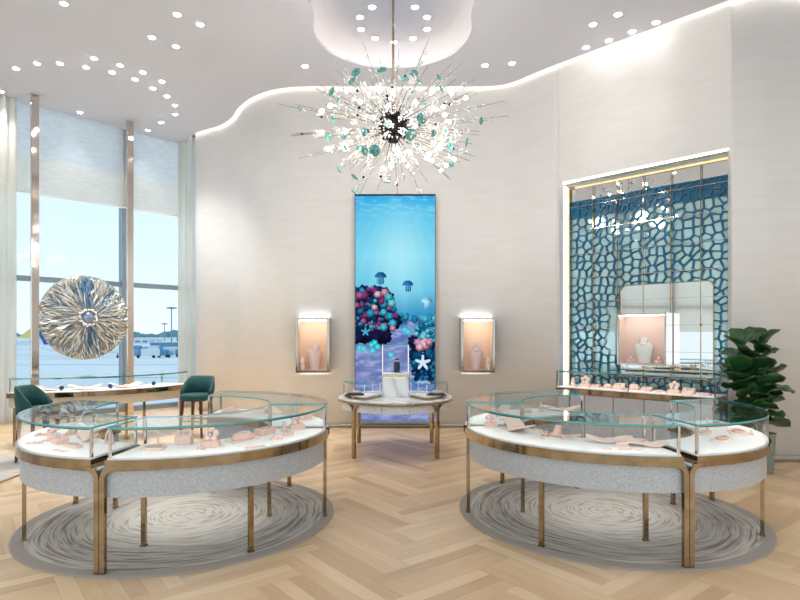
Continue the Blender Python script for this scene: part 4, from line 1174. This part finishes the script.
# ------------------------------------------------------------------ window counter (curved)
WCc = (-5.5, 10.12)
wc = ring_case('window_counter', (WCc[0], WCc[1], 0), -90, -14, 'long curved glass counter in front of the airport window', None,
    [(-88,2.02,0),(-68,2.02,0),(-46,2.02,0),(-18,2.02,0),(-80,1.6,0),(-30,1.6,0)], r0=1.55, r1=2.08, body='tan', aproz=.56)
def on_arc(a, r): return (WCc[0]+r*math.cos(R(a)), WCc[1]+r*math.sin(R(a)), DK)
for a, L, lb in ((-79,.44,'long pale blush ramp at the left of the window counter'),(-62,.46,'long blush ramp in the middle of the window counter'),(-44,.46,'long blush ramp at the right of the window counter')):
    q = thing('display_ramp', lb, jd, on_arc(a, 1.80), R(a+90)); k_wave(q, L, .26, .05, 3.0, .01, .02, 'pink')
for a, lb in ((-71,'left of the three small navy ring balls on the window counter'),(-52,'middle one of the three small navy ring balls on the window counter'),(-32,'right of the three small navy ring balls on the window counter')):
    q = thing('ring_ball', lb, jd, on_arc(a, 1.93), R(a+90)); mb = MB(); mb.lathe([(.02,0),(.02,.01),(.012,.014)],12); mb.build('foot', M['pink'], q)
    mb = MB(); mb.ball((0,0,.045),.033,14,9); mb.build('ball', M['navy'], q)

# ------------------------------------------------------------------ stools
def stool(loc, rz, label):
    """faces local +y; round-backed upholstered counter stool"""
    t = thing('upholstered_stool', label, 'stool', loc, rz, 'teal stools at the window counter')
    mb = MB(); mb.rbox(.44,.42,.085,.12,Matrix.Translation((0,.01,.585)),n=6); mb.build('seat', M['teal'], t)
    mb = MB(); n = 22; rings = []
    for i in range(n+1):
        a = -PI+ -.22 + (PI+.44)*i/n; c, s = math.cos(a), math.sin(a)
        e = abs(i/n-.5)*2; top = .94-.20*max(0,e-.48)**1.2*2.4; bot = .60
        x0, y0 = .25*c, .25*s*.92; x1, y1 = .205*c, .205*s*.92
        fl = 1.09
        rings.append([Vector((x0,y0,bot)), Vector((x0*fl,y0*fl,(bot+top)/2)), Vector((x0*fl,y0*fl,top-.015)), Vector((x0*.96*fl,y0*.96*fl,top)), Vector((x1*fl,y1*fl,top-.015)), Vector((x1*1.04,y1*1.04,(bot+top)/2)), Vector((x1,y1,bot))])
    mb.loft(rings, None, 0, True, True); mb.build('backrest', M['teal'], t)
    mb = MB(); mb.box(-.17,.17,-.15,.17,.56,.588); mb.build('seat_frame', M['darkwood'], t)
    for sx_ in (-1,1):
        for sy_ in (-1,1):
            mb = MB(); rings = []
            for z, k, h in ((.001,1.22,.012),(.57,1.0,.02)): 
                x, y = sx_*.155*k, sy_*.145*k+.01; rings.append([Vector((x-h,y-h,z)),Vector((x+h,y-h,z)),Vector((x+h,y+h,z)),Vector((x-h,y+h,z))])
            mb.loft(rings); mb.build('leg', M['darkwood'], t)
    mb = MB(); mb.box(-.16,.16,.165,.18,.24,.262); mb.build('footrest', M['bronze'], t)
    mb = MB(); mb.box(-.16,.16,-.165,-.15,.24,.262); mb.build('stretcher', M['darkwood'], t)
    return t
stool((-3.13, 9.0, 0), R(168), 'teal velvet stool with dark wooden legs at the right end of the window counter')
stool((-4.56, 7.25, .0125), R(-84), 'teal velvet stool seen from behind at the left end of the window counter')

# ------------------------------------------------------------------ sculpture between two poles
PA = Vector((-6.39,10.07)); PB = Vector((-5.27,11.30)); mid = (PA+PB)/2; dd = (PB-PA).normalized(); sa_ = math.atan2(dd.y, dd.x)
t = thing('glass_sculpture', 'round shimmering glass-strand sculpture held between two polished floor-to-ceiling poles', 'sculpture', (mid.x, mid.y, 0), sa_)
hl = (PB-PA).length/2; DZ = 1.93
for s, lb in ((-1,'left'),(1,'right')):
    mb = MB(); mb.rbox(.13,.05,CEIL-.006,.01,Matrix.Translation((s*hl,0,0)),n=2); mb.build('pole', M['chrome'], t)
    for dz in (.18,-.18):
        mb = MB(); mb.tube([(s*hl,-.0,DZ+dz),(s*(hl-.16),-.06,DZ+dz)], .012, 8); mb.build('bracket', M['bronze'], t)
rnd = random.Random(2); DR = .79
cols = [srgb(244,244,240), srgb(214,208,186), srgb(150,185,200), srgb(255,255,252), srgb(70,130,180), srgb(128,124,108)]
smats = [pbr('strand_%d'%i, c, .1, .35, coat=1) for i, c in enumerate(cols)]
mb = MB()
for k in range(1100):
    a = rnd.random()*2*PI; r0 = .12+rnd.random()*.6; r1 = min(DR, r0+.12+rnd.random()*.25); da = rnd.uniform(-.2,.2); wd = rnd.uniform(.006,.014)
    y0 = -.05-.10*(1-r0/DR)+rnd.uniform(-.035,.02); y1 = -.02-.10*(1-r1/DR)+rnd.uniform(-.05,.02)
    p0 = Vector((r0*math.cos(a), y0, DZ+r0*math.sin(a))); p1 = Vector((r1*math.cos(a+da), y1, DZ+r1*math.sin(a+da)))
    q = (p1-p0).normalized(); sd = q.cross(Vector((0,1,0))).normalized(); pm = p0.lerp(p1,.6); up = Vector((0,-wd*.9,0))
    vs = [p0, pm+sd*wd, p1, pm-sd*wd, pm+up, pm-up]
    mi = rnd.choice([0,0,1,1,2,3,3,4,5])
    if abs(a-PI/2) < .18 or abs(a-4.9) < .25 and rnd.random() < .5: mi = rnd.choice([4,2,4])
    mb.add(vs, [(0,1,4),(1,2,4),(2,3,4),(3,0,4),(1,0,5),(2,1,5),(3,2,5),(0,3,5)], mi)
mb.build('glass_strands', smats, t)
mb = MB(); T = Matrix.Translation((0,.0,DZ)) @ Matrix.Rotation(PI/2, 4, 'X'); mb.lathe([(.05,.0),(DR*.99,.0),(DR,.008),(DR*.99,.016),(.05,.02)], 64, T); mb.build('backing_disc', pbr('smoky_glass', srgb(190,192,184), .15, .5), t)
mb = MB()
for k in range(60):
    a = 2*PI*k/60; mb.ball((DR*math.cos(a),-.015,DZ+DR*math.sin(a)), .012, 6, 4)
mb.build('rim_beads', M['chrome'], t)
mb = MB(); mb.ball((0,-.16,DZ),.10,16,10,0,(1,.6,1)); mb.build('centre_dome', pbr('blue_crystal', srgb(140,160,190), .08, .6, coat=1), t)
mb = MB()
for k in range(26):
    a = 2*PI*k/26+rnd.random()*.2; r_ = .12+rnd.random()*.05; mb.ball((r_*math.cos(a),-.15-rnd.random()*.03,DZ+r_*math.sin(a)), .018+rnd.random()*.012, 7, 5)
mb.build('crystal_cluster', M['crystal'], t)

# ------------------------------------------------------------------ chandelier
CZ = 4.17; t = thing('chandelier', 'large burst chandelier of metal rods, teal shells, crystals and glowing bulbs', 'chandelier', (-.01, 7.0, CZ))
rnd = random.Random(21)
mb = MB(); mb.tube([(0,0,.1),(0,0,DT-CZ-.01)], .016, 10); mb.build('stem', M['rod'], t)
mb = MB(); mb.lathe([(.09,DT-CZ-.03),(.09,DT-CZ-.002)], 24, None, 0, False); mb.build('ceiling_plate', M['chrome'], t)
mb = MB(); mb.ball((0,0,0),.17,18,12); 
for k in range(70):
    z = rnd.uniform(-1,1); a = rnd.random()*2*PI; q = math.sqrt(1-z*z); mb.ball((.175*q*math.cos(a), .175*q*math.sin(a), .175*z), .02, 6, 4)
mb.build('core', M['black'], t)
EXT = (1.36, 1.36, .84)
dirs = []
NR_ = 98
for k in range(NR_):
    z = 1-2*(k+.5)/NR_; a = k*2.399963+rnd.uniform(-.1,.1); q = math.sqrt(1-z*z); dirs.append(Vector((q*math.cos(a), q*math.sin(a), z)))
cr = MB(); tips = []
for k, d in enumerate(dirs):
    f = rnd.uniform(.74,1.06); e = Vector((d.x*EXT[0]*f, d.y*EXT[1]*f, d.z*EXT[2]*f))
    mb = MB(); mb.tube([d*.12, e], .0045, 5, 0, .0028); mb.build('rod', M['rod'], t); rod_o = col.objects[-1]
    tips.append(e)
    dn_ = e.normalized(); M3 = dn_.to_track_quat('Z','Y').to_matrix().to_4x4()
    if k % 5 in (0, 3):
        f2 = rnd.uniform(.6,.98); p = e*f2; mb = MB(); r_ = rnd.uniform(.04,.066)
        mb.lathe([(r_*.3,-.012),(r_*.8,-.006),(r_,.002),(r_*.75,.010),(r_*.25,.015)], 14, Matrix.Translation(p) @ M3); mb.build('teal_shell', M['tealglass'], rod_o)
    if k % 5 in (1, 4) :
        p = e*rnd.uniform(.45,.97); mb = MB(); mb.ball(p, .023, 10, 7); mb.build('bulb', M['bulb'], rod_o)
        
    if k % 3 == 0:
        p = e*rnd.uniform(.45,.9); mb = MB(); mb.ball(p, .017, 8, 6); mb.build('black_bead', M['black'], rod_o)
    # crystal blossoms threaded on the rod
    for q in range(7):
        p = e*rnd.uniform(.28,.9)
        for w_ in range(5):
            a = rnd.random()*6.28; b = rnd.uniform(-1,1); v = Vector((math.cos(a)*math.sqrt(1-b*b), math.sin(a)*math.sqrt(1-b*b), b))
            cr.ball(p+v*.034, rnd.uniform(.007,.015), 5, 4)
o = cr.build('crystal_blossoms', M['crystal'], t); o['kind'] = 'stuff'
# light given by the bulbs
for dx, dy, dz in ((.45,0,-.1),(-.45,0,-.1),(0,-.45,-.1),(0,.45,-.1)):
    l = bpy.data.lights.new('bulb_light', 'POINT'); l.energy = 7; l.color = (1,.9,.78); l.shadow_soft_size = .12
    lo2 = bpy.data.objects.new('bulb_light', l); col.objects.link(lo2); lo2.parent = t; lo2.location = (dx*1.4,dy*1.4,dz-.1)

# ------------------------------------------------------------------ fiddle-leaf fig
FP = Vector((4.29, 6.62, 0)); t = thing('potted_fig', 'tall dark green fiddle-leaf fig in a sage pot against the right wall', 'plant', FP)
mb = MB(); mb.lathe([(.12,.0),(.125,.01),(.15,.44),(.158,.46),(.145,.46),(.14,.42)], 28); mb.build('pot', M['pot'], t)
mb = MB(); mb.lathe([(.138,.415),(.136,.43)], 24, None, 0, False); mb.build('soil', M['soil'], t)
stems = [[(0,0,.42),(.02,0,.8),(-.04,.02,1.2),(-.10,.0,1.52)],[(.02,0,.42),(.06,-.02,.85),(.10,0,1.25),(.12,.0,1.5)],[(-.02,.02,.42),(-.03,.03,.7),(-.12,0,1.0),(-.2,0,1.15)],[(0,-.02,.42),(.08,-.04,.7),(.18,0,.95),(.22,0,1.1)]]
stems = [[(x-.13*min(1,(z-.42)/.4), y, z) for x, y, z in q] for q in stems]
for s_ in stems:
    mb = MB(); mb.tube(s_, .014, 7, 0, .007); mb.build('stem', M['trunk'], t)
rnd = random.Random(4)
def leaf(p, d, L, W_, roll):
    mb = MB(); d = d.normalized(); side = d.cross(Vector((0,0,1)));
    if side.length < .1: side = Vector((1,0,0))
    side = (Matrix.Rotation(roll, 3, d) @ side.normalized()); up = side.cross(d)
    n = 9; rows = []
    for i in range(n+1):
        s = i/n; w_ = W_*(.18+.9*math.sin(PI*min(1,s*.80+.16))**1.0*(.55+.55*s)); 
        if i == n: w_ = W_*.12
        if i == 0: w_ = .006
        c = p + d*L*s - Vector((0,0,1))*L*.14*s*s + up*.0
        wob = .012*math.sin(s*14+roll)
        rows.append([c-side*w_+up*(.22*w_+wob), c-side*w_*.5+up*.06*w_, c, c+side*w_*.5+up*.06*w_, c+side*w_+up*(.22*w_-wob)])
    vs = [v for r_ in rows for v in r_]; fs = []
    for i in range(n):
        for j in range(4): fs.append((i*5+j,i*5+j+1,(i+1)*5+j+1,(i+1)*5+j))
    mb.add(vs, fs, 0, True); o = mb.build('leaf', M['leaf'], t)
    sm = o.modifiers.new('thick','SOLIDIFY'); sm.thickness = .003
for si, s_ in enumerate(stems):
    P = catmull([Vector(q) for q in s_], 6)
    cnt = (20, 22, 15, 16)[si]
    for k in range(cnt):
        f = .22+.78*k/(cnt-1); p = P[min(len(P)-1, int(f*(len(P)-1)))]
        a = k*2.4+si*1.3; el = .15+.9*f*f if k > cnt-4 else rnd.uniform(-.1,.8)
        L = rnd.uniform(.22,.34)
        leaf(p, Vector((math.cos(a), math.sin(a)*.8, el)), L, L*.46, rnd.uniform(-.6,.6))

# ------------------------------------------------------------------ airfield outside
GZ = -6.0
def ag(px, py): # point on the apron
    return at(px, py, GZ)
mb = MB(); mb.box(-1500, 600, 16, 1500, GZ-.5, GZ); struct('ground_outside', mb, M['apron'], label='pale concrete airport apron', cat='ground')
mb = MB()
for py, w_ in ((349,2.5),(356,1.2),(365,.8),(378,.5)):
    Y = (EYE-GZ)*F/(py-HY); mb.box(-900,300,Y,Y+w_*2,GZ+.01,GZ+.02)
o = mb.build('apron_markings', M['stripe']); tag(o, 'faint painted lines across the airport apron', 'road markings')
# tree belt
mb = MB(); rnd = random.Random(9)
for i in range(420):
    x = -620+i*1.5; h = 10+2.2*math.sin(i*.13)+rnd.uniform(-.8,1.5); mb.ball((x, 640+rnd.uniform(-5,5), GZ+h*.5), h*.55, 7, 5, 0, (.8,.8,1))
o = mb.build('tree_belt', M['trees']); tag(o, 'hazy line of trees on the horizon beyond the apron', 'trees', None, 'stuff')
# terminal
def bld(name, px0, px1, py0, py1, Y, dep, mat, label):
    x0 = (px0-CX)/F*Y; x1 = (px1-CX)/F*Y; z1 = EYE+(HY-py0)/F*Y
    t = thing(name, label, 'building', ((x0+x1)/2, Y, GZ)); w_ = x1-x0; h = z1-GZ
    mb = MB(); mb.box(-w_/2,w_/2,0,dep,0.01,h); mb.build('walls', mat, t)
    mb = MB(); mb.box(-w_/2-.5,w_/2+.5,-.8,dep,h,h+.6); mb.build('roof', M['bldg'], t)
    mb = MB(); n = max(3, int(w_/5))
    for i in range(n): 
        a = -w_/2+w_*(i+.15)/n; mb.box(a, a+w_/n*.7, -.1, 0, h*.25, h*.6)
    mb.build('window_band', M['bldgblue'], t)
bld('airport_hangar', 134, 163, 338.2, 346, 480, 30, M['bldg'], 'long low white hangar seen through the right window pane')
bld('terminal_pier', 150, 200, 342.5, 352, 330, 25, M['bldgblue'], 'blue-grey terminal pier behind the parked trucks')
bld('airport_hangar', -6, 20, 337.5, 346, 420, 30, M['bldg'], 'low pale airport building at the far left of the view')
def mast(px, ptop, pbase, label):
    b = ag(px, pbase); t = thing('floodlight_mast', label, 'light mast', b, 0, 'apron floodlight masts'); h = (pbase-ptop)/F*b.y
    mb = MB(); mb.tube([(0,0,0.01),(0,0,h)], .35, 8, 0, .22); mb.build('mast_pole', M['mast'], t)
    mb = MB(); mb.lathe([(.5,h),(2.2,h+.2),(2.4,h+.6),(.6,h+.9)], 14); mb.build('lamp_crown', M['mast'], t)
mast(171.5, 309, 352, 'taller apron floodlight mast near the right curtain')
mast(164.5, 324.5, 346.2, 'shorter apron floodlight mast farther away')
def truck(px, py, L, h, mcol, label, cabd=1):
    b = ag(px, py); t = thing('service_truck', label, 'truck', b, 0, 'airport service trucks')
    mb = MB(); mb.rbox(L*.68, 2.4, h, .25, Matrix.Translation((-L*.14*cabd,0,.7))); mb.build('cargo_box', mcol, t)
    mb = MB(); mb.rbox(L*.24, 2.3, h*.72, .3, Matrix.Translation((L*.36*cabd,0,.7))); mb.build('cab', M['truckblue'], t)
    for x in (-L*.3, L*.34):
        mb = MB(); T = Matrix.Translation((x,-1.2,.5)) @ Matrix.Rotation(PI/2,4,'X'); mb.lathe([(.5,-.15),(.5,.15)], 14, T, 0, False); mb.build('wheel', M['black'], t)
truck(147, 358, 8, 2.4, M['truck'], 'white airport truck, leftmost in the right window pane', -1)
truck(165, 357.5, 5, 2.0, M['truckblue'], 'small blue airport truck in the middle of the pane')
truck(173, 357, 6, 2.8, M['truck'], 'white box truck nearest the curtain')
truck(137, 352, 9, 2.2, M['truckblue'], 'blue vehicle beside the polished pole')
truck(155, 351, 9, 1.8, M['truck'], 'distant pale vehicle behind the front row of trucks')
def plane(px, py, tailm, label, flip=1, sc_=1.0):
    b = ag(px, py); t = thing('airliner', label, 'aircraft', b, 0 if flip > 0 else PI)
    s = sc_; mb = MB(); rings = []
    for x, r_, z in ((-2,.3,4.9),(0,.8,4.7),(4,1.5,4.2),(9,1.95,3.8),(26,1.95,3.8),(31,1.7,3.6),(34,1.0,3.3),(35.5,.3,3.1)):
        rings.append([Vector((x*s, r_*s*math.cos(2*PI*k/14), (z+r_*math.sin(2*PI*k/14))*s)) for k in range(14)])
    mb.loft(rings, None, 0, True, True); mb.build('fuselage', M['planewhite'], t)
    mb = MB(); mb.loft([[Vector((x*s,y*s,z*s)) for x, y, z in ((1,-.15,5.0),(8,-.15,5.4),(8,.15,5.4),(1,.15,5.0))], [Vector((x*s,y*s,z*s)) for x, y, z in ((-2.5,-.1,11.5),(.3,-.1,11.5),(.3,.1,11.5),(-2.5,.1,11.5))]]); mb.build('tail_fin', tailm, t)
    mb = MB()
    for sg in (-1,1): mb.loft([[Vector((x*s,sg*1.6*s,z*s)) for x, z in ((14,3.0),(21,3.0),(21,3.4),(14,3.4))], [Vector((x*s,sg*16*s,z*s)) for x, z in ((11,4.2),(13,4.2),(13,4.4),(11,4.4))]])
    mb.build('wing', M['planewhite'], t)
    for x, y in ((17,-2.5),(17,2.5),(31,0)):
        mb = MB(); mb.tube([(x*s,y*s,0.5*s),(x*s,y*s,2.6*s)], .2*s, 6); mb.ball((x*s,y*s,.56*s),.55*s,8,6); mb.build('landing_gear', M['black'], t)
plane(42.5, 358, M['planeblue'], 'airliner with a bright blue tail parked behind the left pole', 1, .8)
plane(30, 347, M['planeyellow'], 'distant airliner with a pale yellow tail at the far left', -1, 1.0)
